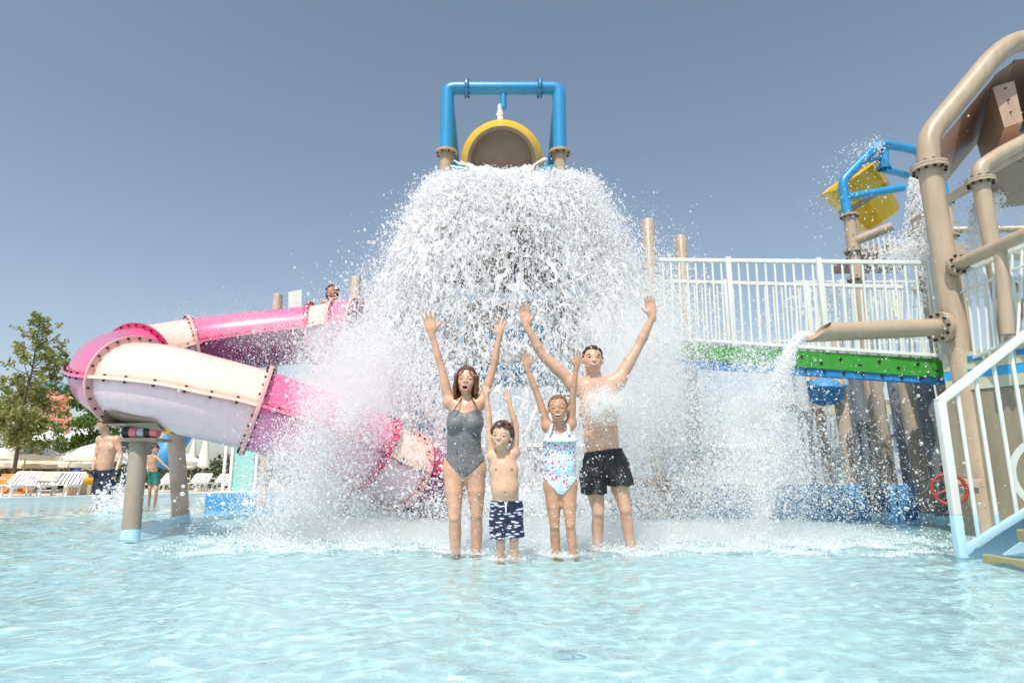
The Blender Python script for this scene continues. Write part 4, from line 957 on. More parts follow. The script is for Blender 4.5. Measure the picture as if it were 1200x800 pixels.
def surface_net(d, h):
    ins = d < 0; n = np.array(d.shape)
    c = np.zeros(tuple(n - 1), np.int8)
    for i in (0, 1):
        for j in (0, 1):
            for k in (0, 1): c += ins[i:n[0] - 1 + i, j:n[1] - 1 + j, k:n[2] - 1 + k]
    act = np.argwhere((c > 0) & (c < 8)); M = len(act)
    ident = np.full(tuple(n - 1), -1, np.int32); ident[act[:, 0], act[:, 1], act[:, 2]] = np.arange(M)
    cor = np.array([(i, j, k) for i in (0, 1) for j in (0, 1) for k in (0, 1)])
    val = np.stack([d[act[:, 0] + a, act[:, 1] + b, act[:, 2] + e] for a, b, e in cor], 1)
    acc = np.zeros((M, 3), np.float32); cnt = np.zeros(M, np.float32)
    for p in range(8):
        for q in range(p + 1, 8):
            if np.abs(cor[p] - cor[q]).sum() != 1: continue
            x = (val[:, p] < 0) != (val[:, q] < 0)
            t = val[:, p] / np.where(x, val[:, p] - val[:, q], 1)
            pt = cor[p] + (cor[q] - cor[p]) * t[:, None]
            acc += np.where(x[:, None], pt, 0); cnt += x
    V = (act + acc / cnt[:, None]) * h
    faces = []
    for ax in range(3):
        u, w = [(1, 2), (2, 0), (0, 1)][ax]
        lo = [slice(None)] * 3; hi = [slice(None)] * 3; lo[ax] = slice(0, -1); hi[ax] = slice(1, None)
        e = np.argwhere(ins[tuple(lo)] != ins[tuple(hi)])
        e = e[(e[:, u] > 0) & (e[:, w] > 0) & (e[:, u] < n[u] - 1) & (e[:, w] < n[w] - 1)]
        if not len(e): continue
        def cell(du, dw):
            g = e.copy(); g[:, u] += du; g[:, w] += dw; return ident[g[:, 0], g[:, 1], g[:, 2]]
        q = np.stack([cell(-1, -1), cell(0, -1), cell(0, 0), cell(-1, 0)], 1)
        fl = ~ins[e[:, 0], e[:, 1], e[:, 2]]
        q[fl] = q[fl][:, ::-1]; faces.append(q)
    return V.astype(np.float32), np.concatenate(faces)

def skin_mesh(name, V, F, mat, parent, col=None, relax=1):
    if relax:
        for _ in range(relax):
            acc = np.zeros_like(V); cnt = np.zeros(len(V), np.float32)
            for a, b in ((0, 1), (1, 2), (2, 3), (3, 0)):
                for i, j in ((a, b), (b, a)):
                    np.add.at(acc, F[:, i], V[F[:, j]]) if False else None
                    for t in range(3): acc[:, t] += np.bincount(F[:, i], V[F[:, j], t], len(V))
                    cnt += np.bincount(F[:, i], minlength=len(V))
            V = V * 0.5 + 0.5 * acc / np.maximum(cnt, 1)[:, None]
    me = mesh_np(name, V, F)
    if col is not None and len(me.vertices) == len(V):
        at = me.color_attributes.new('tint', 'FLOAT_COLOR', 'POINT')
        at.data.foreach_set('color', np.concatenate([col, np.ones((len(V), 1))], 1).astype(np.float32).ravel())
    return link_mesh(name, me, mat, parent, True, False)

# ---------------------------------------------------------------- skin, hair, cloth materials
def skin_mat(name):
    m, N, L, b = mat_new(name)
    at = N.new('ShaderNodeAttribute'); at.attribute_name = 'tint'
    tc = N.new('ShaderNodeTexCoord'); nz = N.new('ShaderNodeTexNoise'); nz.inputs['Scale'].default_value = 14; nz.inputs['Detail'].default_value = 5
    L.new(tc.outputs['Object'], nz.inputs['Vector'])
    mr = N.new('ShaderNodeMapRange'); mr.inputs['From Min'].default_value = 0.3; mr.inputs['From Max'].default_value = 0.7
    mr.inputs['To Min'].default_value = 0.86; mr.inputs['To Max'].default_value = 1.08; L.new(nz.outputs[0], mr.inputs[0])
    mx = N.new('ShaderNodeVectorMath'); mx.operation = 'SCALE'; L.new(at.outputs['Color'], mx.inputs[0]); L.new(mr.outputs[0], mx.inputs['Scale'])
    L.new(mx.outputs[0], b.inputs['Base Color'])
    b.inputs['Subsurface Weight'].default_value = 0.12; b.inputs['Subsurface Radius'].default_value = (1.0, 0.35, 0.2); b.inputs['Subsurface Scale'].default_value = 0.012
    b.inputs['Roughness'].default_value = 0.42
    n2 = N.new('ShaderNodeTexNoise'); n2.inputs['Scale'].default_value = 90; n2.inputs['Detail'].default_value = 2
    L.new(tc.outputs['Object'], n2.inputs['Vector'])
    r2 = N.new('ShaderNodeMapRange'); r2.inputs['From Min'].default_value = 0.4; r2.inputs['From Max'].default_value = 0.65
    r2.inputs['To Min'].default_value = 0.2; r2.inputs['To Max'].default_value = 0.5; L.new(n2.outputs[0], r2.inputs[0]); L.new(r2.outputs[0], b.inputs['Roughness'])
    bp = N.new('ShaderNodeBump'); bp.inputs['Strength'].default_value = 0.25; bp.inputs['Distance'].default_value = 0.003
    L.new(n2.outputs[0], bp.inputs['Height']); L.new(bp.outputs[0], b.inputs['Normal'])
    return m
m_skin = skin_mat('wet_skin')
def hair_mat(name, c1, c2):
    m, N, L, b = mat_new(name); tc = N.new('ShaderNodeTexCoord'); mp = N.new('ShaderNodeMapping'); mp.inputs['Scale'].default_value = (60, 60, 6)
    nz = N.new('ShaderNodeTexNoise'); nz.inputs['Scale'].default_value = 1.5; nz.inputs['Detail'].default_value = 4
    L.new(tc.outputs['Object'], mp.inputs[0]); L.new(mp.outputs[0], nz.inputs['Vector'])
    rp = N.new('ShaderNodeValToRGB'); rp.color_ramp.elements[0].position = 0.35; rp.color_ramp.elements[1].position = 0.68
    rp.color_ramp.elements[0].color = c1; rp.color_ramp.elements[1].color = c2
    L.new(nz.outputs[0], rp.inputs[0]); L.new(rp.outputs[0], b.inputs['Base Color']); b.inputs['Roughness'].default_value = 0.33
    bp = N.new('ShaderNodeBump'); bp.inputs['Strength'].default_value = 0.7; bp.inputs['Distance'].default_value = 0.01
    L.new(nz.outputs[0], bp.inputs['Height']); L.new(bp.outputs[0], b.inputs['Normal'])
    return m
m_hair_black = hair_mat('wet_black_hair', (0.006, 0.005, 0.005, 1), (0.03, 0.024, 0.02, 1))
m_hair_auburn = hair_mat('wet_auburn_hair', (0.045, 0.014, 0.006, 1), (0.20, 0.075, 0.03, 1))
m_hair_brown = hair_mat('wet_brown_hair', (0.035, 0.014, 0.008, 1), (0.13, 0.06, 0.032, 1))
m_hair_fair = hair_mat('wet_fair_hair', (0.10, 0.05, 0.02, 1), (0.30, 0.17, 0.085, 1))
m_hair_red = hair_mat('short_chestnut_hair', (0.06, 0.022, 0.01, 1), (0.22, 0.09, 0.04, 1))
m_teeth = paint('tooth_enamel', (0.70, 0.67, 0.60, 1), 0.3, 0.02, 40, 0)
m_eye = paint('dark_iris', (0.03, 0.02, 0.015, 1), 0.15, 0.05, 60, 0)
m_eyewhite = paint('eye_white', (0.75, 0.72, 0.70, 1), 0.2, 0.02, 60, 0)
m_lash = paint('lash_line', (0.02, 0.013, 0.01, 1), 0.5, 0.1, 60, 0)

def frame(z, fwd):
    """rotation matrix: columns x (to the picture's right when facing us), y = forward, z = up"""
    z = Vector(z).normalized(); y = Vector(fwd); y = (y - y.dot(z) * z).normalized(); x = z.cross(y) * -1
    return Matrix((x, y, z)).transposed()

def person(spec):
    """spec: joints in world metres, sizes, look.  Returns the Empty."""
    J = {k: Vector(v) for k, v in spec['J'].items()}; s = spec['s']; h = spec.get('h', 0.0056)
    fem = spec.get('fem', False); kid = spec.get('kid', 0.0); g = spec.get('girth', 1.0)
    allp = list(J.values()); mg = 0.26 * s + 0.03
    lo = [min(p[i] for p in allp) - mg for i in range(3)]; hi = [max(p[i] for p in allp) + mg for i in range(3)]
    F = Field(lo, hi, h); fw = spec.get('fwd', Vector((0, -1, 0))); Y = (0, 1, 0)
    fwd = Vector(fw).normalized(); side = Vector((0, 0, 1)).cross(fwd) * -1        # picture's right when facing us
    dep = fwd                                                                     # squash axis for the torso
    pel, wai, che, nek = J['pelvis'], J['waist'], J['chest'], J['neck']
    W = spec['W']                                                                 # half widths: hip, waist, chest
    up = (nek - pel).normalized()
    # ---- torso
    D = spec.get('D', (0.72, 0.74, 0.66))
    F.cone(pel - side * W[0] * 0.42, pel + side * W[0] * 0.42, W[0] * 0.58, W[0] * 0.58, 0.02 * s, (dep, D[0] * 1.15))
    F.cone(pel, wai, W[0] * 0.80, W[1] * 0.97, 0.03 * s, (dep, D[1]))
    F.cone(wai, che, W[1] * 0.97, W[2] * 0.90, 0.015 * s, (dep, D[2] + 0.04))
    F.cone(che, che + (nek - che) * 0.42, W[2] * 0.90, W[2] * 0.74, 0.012 * s, (dep, D[2]))
    for q in (-1, 1):
        sh = J['sh_l' if q < 0 else 'sh_r']
        F.cone(nek - up * 0.045 * s - dep * -0.0, sh - up * 0.0, 0.052 * s * g, 0.056 * s * g, 0.05 * s)   # trapezius to shoulder
        F.cone(che + side * q * W[2] * 0.50 - up * 0.02 * s, sh + (che - sh) * 0.1, 0.062 * s * g, 0.055 * s * g, 0.045 * s)  # lat and pectoral
        if fem:
            F.ell(che + side * q * W[2] * 0.46 + dep * W[2] * 0.46 - up * 0.035 * s, (0.068 * s, 0.062 * s, 0.064 * s), None, 0.03 * s)
        elif kid < 0.5:
            F.ell(che + side * q * W[2] * 0.42 + dep * W[2] * 0.40 + up * 0.04 * s, (0.080 * s, 0.026 * s, 0.055 * s), None, 0.03 * s)
        F.ell(pel + side * q * W[0] * 0.45 - dep * 0.07 * s - up * 0.03 * s, (0.085 * s, 0.075 * s, 0.095 * s), None, 0.04 * s)   # buttock
    if kid >= 0.9: F.ell(wai + dep * W[1] * 0.25 - up * 0.02 * s, (W[1] * 0.72, W[1] * 0.62, 0.11 * s), None, 0.05 * s)
    elif not fem:
        for q in (-1, 1):
            for t in (0.25, 0.5, 0.75):
                F.ell(pel.lerp(che, 0.2 + t * 0.62) + side * q * 0.036 * s + dep * W[1] * D[1] * 0.84, (0.034 * s, 0.020 * s, 0.042 * s), None, 0.012 * s)
    nav = pel.lerp(wai, 0.72) + dep * W[1] * D[1] * 1.13
    F.ell(nav, (0.009 * s, 0.018 * s, 0.012 * s), None, 0.01 * s, neg=True)
    # ---- legs
    leg = spec.get('leg', 1.0)
    for q, nm in ((-1, 'l'), (1, 'r')):
        hp, kn, an = J['hip_' + nm], J['kn_' + nm], J['an_' + nm]
        F.cone(hp, hp.lerp(kn, 0.45), 0.084 * s * leg, 0.073 * s * leg, 0.035 * s)
        F.cone(hp.lerp(kn, 0.45), kn, 0.073 * s * leg, 0.049 * s * leg, 0.008 * s)
        F.ell(kn + dep * 0.018 * s, (0.034 * s, 0.032 * s, 0.042 * s), None, 0.015 * s)
        cal = kn.lerp(an, 0.32) - dep * 0.018 * s
        F.cone(kn, cal, 0.047 * s * leg, 0.050 * s * leg, 0.008 * s); F.cone(cal, an, 0.050 * s * leg, 0.031 * s, 0.008 * s)
        F.cone(kn, an, 0.038 * s * leg, 0.028 * s, 0.012 * s)
        ft = J.get('toe_' + nm, an + dep * 0.155 * s - Vector((0, 0, 0.05 * s)))
        F.cone(an - dep * 0.03 * s - Vector((0, 0, 0.03 * s)), ft - dep * 0.0, 0.037 * s, 0.030 * s, 0.03 * s, ((0, 0, 1), 0.8))
        for i in range(5):
            b0 = ft + side * (i - 2) * 0.017 * s * q * -1; F.cone(b0, b0 + dep * (0.045 - 0.006 * i) * s - Vector((0, 0, 0.008 * s)), 0.011 * s, 0.009 * s, 0.006)
    # ---- arms and hands
    arm = spec.get('arm', 1.0)
    for q, nm in ((-1, 'l'), (1, 'r')):
        sh, el, wr, tip = J['sh_' + nm], J['el_' + nm], J['wr_' + nm], J['tip_' + nm]
        F.ell(sh, (0.060 * s * g, 0.055 * s * g, 0.060 * s * g), None, 0.03 * s)
        F.cone(sh, sh.lerp(el, 0.5), 0.050 * s * arm, 0.047 * s * arm, 0.03 * s); F.cone(sh.lerp(el, 0.5), el, 0.047 * s * arm, 0.0355 * s * arm, 0.006 * s)
        fo = el.lerp(wr, 0.28)
        F.cone(el, fo, 0.0355 * s * arm, 0.039 * s * arm, 0.006 * s); F.cone(fo, wr, 0.039 * s * arm, 0.024 * s * arm, 0.006 * s)
        if spec.get('hand_' + nm, True):
            hand(F, wr, tip, spec.get('palm_' + nm, fwd), q * spec.get('thumb', -1), s * spec.get('hand', 1.0), spec.get('spread_' + nm, 1.0), spec.get('curl_' + nm, 0.12))
    # ---- head
    hc = J['head']; Hh = spec['Hh']; R = frame(spec.get('hup', (0, 0, 1)), spec.get('hfwd', fwd))
    def hp_(x, y, z): return hc + R @ Vector((x * Hh, y * Hh, z * Hh))
    F.cone(nek - up * 0.03 * s, hp_(0, -0.10, -0.22), 0.056 * s * spec.get('neckw', 1.0), 0.052 * s * spec.get('neckw', 1.0), 0.03 * s)
    def he(c, r, k, neg=False): F.ell(hp_(*c), tuple(x * Hh for x in r), R, k * Hh, neg)
    ex = spec.get('face', 'smile'); jw = spec.get('jaw', 1.0)
    he((0, -0.06, 0.13), (0.335, 0.41, 0.365), 0.05)
    he((0, 0.07, -0.10), (0.275 * jw, 0.285, 0.35), 0.08)
    op = 0.05 if ex == 'shout' else 0.0
    he((0, 0.15, -0.385 - op), (0.12 * jw, 0.13, 0.10), 0.09)
    for q in (-1, 1):
        he((q * 0.165, 0.215, -0.11), (0.10, 0.095, 0.10), 0.06)
        he((q * 0.155 * jw, 0.04, -0.30), (0.07 * jw, 0.15, 0.09), 0.08)
    he((0, 0.275, 0.085), (0.22, 0.065, 0.055), 0.07)
    for q in (-1, 1): he((q * 0.145, 0.385, 0.0), (0.085, 0.075, 0.06), 0.05, True)
    for q in (-1, 1): he((q * 0.145, 0.265, -0.005), (0.085, 0.075, 0.065), 0.03)
    F.cone(hp_(0, 0.345, 0.04), hp_(0, 0.405, -0.115), 0.030 * Hh, 0.046 * Hh, 0.04 * Hh)
    for q in (-1, 1): he((q * 0.055, 0.370, -0.13), (0.036, 0.045, 0.034), 0.025)
    mz = -0.283 - op * 0.6
    mw, mh = {'shout': (0.105, 0.085), 'smile': (0.145, 0.036), 'grin': (0.145, 0.05), 'grimace': (0.12, 0.042), 'shut': (0.10, 0.008)}[ex]
    he((0, 0.325, mz), (mw * 1.35, 0.075, mh + 0.055), 0.05)
    F.ell(hp_(0, 0.39, mz), (mw * Hh, 0.10 * Hh, mh * Hh), R, 0.018 * Hh, True)
    if ex in ('smile', 'grin', 'grimace'):
        for q in (-1, 1): F.ell(hp_(q * mw * 0.8, 0.35, mz + (0.02 if ex != 'grimace' else -0.008)), (0.055 * Hh, 0.09 * Hh, mh * 0.7 * Hh), R, 0.012 * Hh, True)
    for q in (-1, 1): he((q * 0.345, -0.03, -0.03), (0.040, 0.085, 0.12), 0.02)
    base = np.array(spec['skin']); V, Q = F.mesh('body')
    # ---- tints that belong to the skin: lips, inside of the mouth, nipples, soles of colour
    Rt = np.array(R.transposed()); hl = (V - np.array(hc)) @ Rt.T / Hh
    col = np.tile(base, (len(V), 1)); tan = spec.get('tan')
    inhead = (np.abs(hl[:, 0]) < 0.5) & (np.abs(hl[:, 2]) < 0.7) & (np.abs(hl[:, 1]) < 0.6)
    ml = np.sqrt((hl[:, 0] / (mw * 1.2)) ** 2 + ((hl[:, 2] - mz) / (mh + 0.03)) ** 2)
    lip = np.clip((1.0 - ml) / 0.2, 0, 0.7) * inhead * (hl[:, 1] > 0.2)
    col = col * (1 - lip[:, None]) + lip[:, None] * np.array((0.58, 0.22, 0.18))
    ins = np.clip((1.05 - np.sqrt((hl[:, 0] / mw) ** 2 + ((hl[:, 2] - mz) / max(mh, 0.01)) ** 2)) / 0.15, 0, 1) * inhead * (hl[:, 1] > 0.1) * (hl[:, 1] < 0.335)
    col = col * (1 - ins[:, None]) + ins[:, None] * np.array((0.10, 0.016, 0.016))
    for q in (-1, 1):
        ck = np.clip(1 - np.sqrt(((hl[:, 0] - q * 0.2) / 0.13) ** 2 + ((hl[:, 2] + 0.12) / 0.1) ** 2), 0, 1) * inhead * (hl[:, 1] > 0.1)
        col = col * (1 - 0.35 * ck[:, None]) + 0.35 * ck[:, None] * np.array((0.55, 0.20, 0.16))
    if not fem and not spec.get('covered'):
        for q in (-1, 1):
            c = np.array(che + side * q * W[2] * 0.52 + dep * W[2] * 0.6 - up * 0.01 * s)
            r = np.linalg.norm((V - c) * np.array((1, 0.25, 1)), axis=1); t = np.clip((0.018 * s - r) / (0.006 * s), 0, 1)
            col = col * (1 - t[:, None]) + t[:, None] * base * np.array((0.62, 0.42, 0.40))
    root = thing('person', J.get('root', (pel.x, pel.y, -WATER_D)), spec['label'], 'person', spec.get('group'))
    skin_mesh('body', V, Q, m_skin, root, col)
    # ---- eyes, brows, teeth
    fine = spec.get('fine', True)
    if fine:
        eo = spec.get('eyes', 'squint')
        for q in (-1, 1):
            if eo == 'open':
                MB().ell(hp_(q * 0.145, 0.285, -0.002), (0.062 * Hh, 0.060 * Hh, 0.036 * Hh), R).build('eye', m_eyewhite, root)
                MB().ell(hp_(q * 0.145, 0.325, -0.002), (0.028 * Hh, 0.024 * Hh, 0.030 * Hh), R).build('iris', m_eye, bpy.context.scene.objects[-1] if False else root)
            pts = [hp_(q * (0.145 + a), 0.342 - abs(a) * 0.50, (-0.012 if eo != 'open' else 0.026) - (a * a) * 3.0 * (1 if eo == 'open' else -0.6)) for a in (-0.07, -0.035, 0, 0.035, 0.07)]
            MB().sweep(pts, [0.007 * Hh, 0.014 * Hh, 0.016 * Hh, 0.014 * Hh, 0.007 * Hh], 6).build('eyelashes', m_lash, root)
            bz = 0.115 if ex != 'grimace' else 0.085
            pts = [hp_(q * (0.15 + a), 0.335 - abs(a) * 0.75, bz - (a * a) * 3.2 + (0.02 if ex == 'grimace' else 0) * a * 8) for a in (-0.09, -0.045, 0, 0.045, 0.09)]
            bw = spec.get('brow', 0.016)
            MB().sweep(pts, [bw * 0.8 * Hh, bw * 1.25 * Hh, bw * 1.1 * Hh, bw * Hh, bw * 0.4 * Hh], 6).build('eyebrow', spec['hairmat'], root)
        if mh > 0.02:
            for tz, th_ in ((mz + mh * (0.80 if ex == 'shout' else 0.42), mh * (0.22 if ex == 'shout' else 0.52)),) + (((mz - mh * 0.72, mh * 0.3),) if ex == 'grimace' else ()):
                pts = [hp_(mw * 0.95 * a, 0.385 - 0.09 * a * a, tz + (0.015 if ex in ('smile', 'grin') else -mh * 0.25) * a * a * (1 if tz > mz else -1)) for a in (-1, -0.5, 0, 0.5, 1)]
                MB().sweep(pts, [th_ * Hh * 0.6, th_ * Hh, th_ * Hh * 1.05, th_ * Hh, th_ * Hh * 0.6], 8).build('teeth', m_teeth, root)
    if spec.get('hair'): spec['hair'](root, hc, R, Hh, spec, J)
    if spec.get('cloth'): spec['cloth'](root, F, J, spec, dict(side=side, dep=dep, up=up, s=s))
    return root

def hand(F, wr, tip, palm, thumb, s, spread=1.0, curl=0.12):
    """palm, four unequal bent fingers and a thumb that leaves the side of the palm"""
    u = (Vector(tip) - Vector(wr)).normalized(); n = Vector(palm); n = (n - n.dot(u) * u).normalized(); w = u.cross(n)
    if w.x * thumb < 0: w = -w                                      # w points to the thumb side
    Lh = (Vector(tip) - Vector(wr)).length; s = Lh / 0.185 if Lh > 0.02 else s
    R = Matrix((w, n, u)).transposed(); wr = Vector(wr)
    F.cone(wr - u * 0.02 * s, wr + u * 0.03 * s, 0.024 * s, 0.026 * s, 0.012 * s, (n, 0.72))
    F.ell(wr + u * 0.055 * s, (0.041 * s, 0.0165 * s, 0.052 * s), R, 0.012 * s)
    F.ell(wr + u * 0.038 * s + w * 0.024 * s + n * 0.008 * s, (0.018 * s, 0.016 * s, 0.034 * s), R, 0.014 * s)   # ball of the thumb
    for i, (off, ln, an) in enumerate(((0.029, 0.070, 0.20), (0.0095, 0.080, 0.05), (-0.0105, 0.074, -0.09), (-0.029, 0.058, -0.26))):
        b = wr + u * (0.094 - abs(off + 0.002) * 0.22) * s + w * off * s
        d = (u + w * an * spread).normalized(); r = (0.0092 if i < 3 else 0.0082) * s
        p1 = b + d * ln * 0.5 * s + n * curl * 0.35 * ln * s; p2 = p1 + (d + n * curl * 2.2).normalized() * ln * 0.48 * s
        F.cone(b - u * 0.018 * s, p1, r * 1.08, r, 0.005 * s); F.cone(p1, p2, r, r * 0.82, 0.004 * s)
    b = wr + u * 0.030 * s + w * 0.030 * s + n * 0.006 * s; d = (u * 0.75 + w * 0.85 * (0.6 + 0.4 * spread) + n * 0.2).normalized()
    p1 = b + d * 0.036 * s; p2 = p1 + (d + u * 0.35).normalized() * 0.030 * s
    F.cone(b - d * 0.012 * s, p1, 0.0125 * s, 0.0105 * s, 0.008 * s); F.cone(p1, p2, 0.0105 * s, 0.0085 * s, 0.004 * s)

def hair_piece(name, lo, hi, h, fn, mat, root):
    G = Field(lo, hi, h); fn(G); V, Q = G.mesh(name)
    if len(V): return skin_mesh(name, V, Q, mat, root, None, 1)
def hair_cap(G, hc, R, Hh, off=0.03, line=0.30, back=-0.35, rough=0.02, fr=(55, 55, 14), seed=0, sides=-0.05):
    """scalp-hugging hair: skull grown outward, kept above the hair line, with strands"""
    G.ell(hc + R @ Vector((0, -0.065 * Hh, 0.135 * Hh)), ((0.335 + off) * Hh, (0.41 + off) * Hh, (0.365 + off) * Hh), R, 0)
    X = G.coords(); Rt = R.transposed(); Q = [X[i] - hc[i] for i in range(3)]
    l = [(Rt[i][0] * Q[0] + Rt[i][1] * Q[1] + Rt[i][2] * Q[2]) / Hh for i in range(3)]
    # hair line: above 'line' at the forehead, falling to the sideburns and the nape
    zl = np.where(l[1] > 0.0, sides + (line - sides) * np.clip((l[1] - 0.02) / 0.20, 0, 1), sides + (back - sides) * np.clip(-l[1] / 0.25, 0, 1))
    p = np.stack(np.broadcast_arrays(l[0] * fr[0] * 0.25 + seed, l[1] * fr[1] * 0.25, l[2] * fr[2] * 0.25), -1)
    nz = fbm(p, 2)
    G.d = np.maximum(G.d + (nz * rough * Hh).astype(np.float32), ((zl + 0.05 * nz) - l[2]).astype(np.float32) * Hh * 0.8)
    return l
# ================================================================ the family of four
def jset(Y, pts):
    J = {}
    for k, v in pts.items():
        J[k] = P(v[0], v[1], Y + (v[2] if len(v) > 2 else 0))
    return J
def floor_leg(J, s, foot=0.085):
    for q in ('l', 'r'):
        J['an_' + q].z = -WATER_D + foot * s
def region_cloth(name, F, lo, hi, t, regfn, mat, root, extra=None):
    """a garment: the skin grown by t, kept inside a region"""
    G = F.sub(lo, hi); X = G.coords(); d = G.d - t
    if extra is not None: d = extra(G, X, d)
    d = np.maximum(d, regfn(X).astype(np.float32)); G.d = d
    # close the block's own sides
    V, Q = G.mesh(name); return skin_mesh(name, V, Q, mat, root, None, 1)

# ---- cloth materials
def cloth_base(name, rough=0.75):
    m, N, L, b = mat_new(name); b.inputs['Roughness'].default_value = rough; b.inputs['Sheen Weight'].default_value = 0.08
    tc = N.new('ShaderNodeTexCoord'); return m, N, L, b, tc
def mat_mum_suit():
    m, N, L, b, tc = cloth_base('dark_grey_swimsuit_cloth', 0.55)
    mp = N.new('ShaderNodeMapping'); mp.inputs['Scale'].default_value = (1, 1, 2.2); mp.inputs['Rotation'].default_value = (0, 0.35, 0); L.new(tc.outputs['Object'], mp.inputs[0])
    w = N.new('ShaderNodeTexWave'); w.inputs['Scale'].default_value = 34; w.inputs['Distortion'].default_value = 7; w.inputs['Detail'].default_value = 3; w.bands_direction = 'Z'
    L.new(mp.outputs[0], w.inputs['Vector'])
    vo = N.new('ShaderNodeTexVoronoi'); vo.inputs['Scale'].default_value = 130; L.new(tc.outputs['Object'], vo.inputs['Vector'])
    a = N.new('ShaderNodeValToRGB'); a.color_ramp.elements[0].position = 0.60; a.color_ramp.elements[1].position = 0.92
    a.color_ramp.elements[0].color = (0.035, 0.037, 0.045, 1); a.color_ramp.elements[1].color = (0.36, 0.37, 0.39, 1)
    L.new(w.outputs['Fac'], a.inputs[0])
    v2 = N.new('ShaderNodeMath'); v2.operation = 'LESS_THAN'; v2.inputs[1].default_value = 0.20; L.new(vo.outputs['Distance'], v2.inputs[0])
    mx = N.new('ShaderNodeMix'); mx.data_type = 'RGBA'; L.new(v2.outputs[0], mx.inputs[0]); L.new(a.outputs[0], mx.inputs[6]); mx.inputs[7].default_value = (0.5, 0.5, 0.5, 1)
    L.new(mx.outputs[2], b.inputs['Base Color']); return m
def mat_girl_suit():
    m, N, L, b, tc = cloth_base('pale_blue_flowered_swimsuit_cloth', 0.6)
    prev = (0.60, 0.80, 0.90, 1); last = None
    for sc, th, colr, sd in ((34, 0.30, (0.72, 0.06, 0.20, 1), 0.0), (32, 0.26, (0.80, 0.20, 0.38, 1), 3.3), (44, 0.20, (0.12, 0.30, 0.50, 1), 7.1), (40, 0.20, (0.10, 0.30, 0.22, 1), 5.2)):
        mp = N.new('ShaderNodeMapping'); mp.inputs['Location'].default_value = (sd, sd * 0.7, sd * 1.3); mp.inputs['Scale'].default_value = (1, 0.6, 1); L.new(tc.outputs['Object'], mp.inputs[0])
        vo = N.new('ShaderNodeTexVoronoi'); vo.inputs['Scale'].default_value = sc; vo.inputs['Randomness'].default_value = 0.85; L.new(mp.outputs[0], vo.inputs['Vector'])
        nz = N.new('ShaderNodeTexNoise'); nz.inputs['Scale'].default_value = 120; L.new(tc.outputs['Object'], nz.inputs['Vector'])
        ad = N.new('ShaderNodeMath'); ad.operation = 'MULTIPLY_ADD'; ad.inputs[1].default_value = 0.35; ad.inputs[2].default_value = -0.17; L.new(nz.outputs[0], ad.inputs[0])
        sm = N.new('ShaderNodeMath'); sm.operation = 'ADD'; L.new(vo.outputs['Distance'], sm.inputs[0]); L.new(ad.outputs[0], sm.inputs[1])
        lt = N.new('ShaderNodeMath'); lt.operation = 'LESS_THAN'; lt.inputs[1].default_value = th; L.new(sm.outputs[0], lt.inputs[0])
        mx = N.new('ShaderNodeMix'); mx.data_type = 'RGBA'; L.new(lt.outputs[0], mx.inputs[0])
        if last is None: mx.inputs[6].default_value = prev
        else: L.new(last, mx.inputs[6])
        mx.inputs[7].default_value = colr; last = mx.outputs[2]
    L.new(last, b.inputs['Base Color']); return m
def mat_boy_trunks():
    m, N, L, b, tc = cloth_base('navy_printed_trunks_cloth', 0.65); last = None
    for rot, sd in ((0.6, 0.0), (-0.9, 2.3), (1.5, 4.9)):
        mp = N.new('ShaderNodeMapping'); mp.inputs['Rotation'].default_value = (0, rot, 0.2); mp.inputs['Scale'].default_value = (14, 8, 42); mp.inputs['Location'].default_value = (sd, sd, sd)
        L.new(tc.outputs['Object'], mp.inputs[0])
        vo = N.new('ShaderNodeTexVoronoi'); vo.inputs['Scale'].default_value = 1; L.new(mp.outputs[0], vo.inputs['Vector'])
        lt = N.new('ShaderNodeMath'); lt.operation = 'LESS_THAN'; lt.inputs[1].default_value = 0.27; L.new(vo.outputs['Distance'], lt.inputs[0])
        mx = N.new('ShaderNodeMix'); mx.data_type = 'RGBA'; L.new(lt.outputs[0], mx.inputs[0])
        if last is None: mx.inputs[6].default_value = (0.010, 0.014, 0.050, 1)
        else: L.new(last, mx.inputs[6])
        mx.inputs[7].default_value = (0.55, 0.60, 0.72, 1); last = mx.outputs[2]
    L.new(last, b.inputs['Base Color']); return m
m_mum = mat_mum_suit(); m_girl = mat_girl_suit(); m_boy = mat_boy_trunks()
m_black = paint('black_trunks_cloth', (0.014, 0.015, 0.018, 1), 0.5, 0.3, 30, 0.3)
m_cord = paint('white_cord', (0.78, 0.78, 0.80, 1), 0.7, 0.05, 30, 0)
m_darkcord = paint('black_cord', (0.03, 0.03, 0.035, 1), 0.7, 0.05, 30, 0)
m_strap = paint('dark_strap', (0.04, 0.04, 0.05, 1), 0.6, 0.1, 30, 0)
m_whitecloth = paint('white_frill_cloth', (0.66, 0.78, 0.86, 1), 0.7, 0.05, 30, 0.2)
m_navy = paint('navy_trunks_cloth', (0.012, 0.022, 0.055, 1), 0.6, 0.4, 18, 0.2)
m_green = paint('green_trunks_cloth', (0.01, 0.16, 0.12, 1), 0.6, 0.2, 18, 0.2)
m_redcloth = paint('red_trunks_cloth', (0.40, 0.03, 0.03, 1), 0.6, 0.2, 18, 0.2)

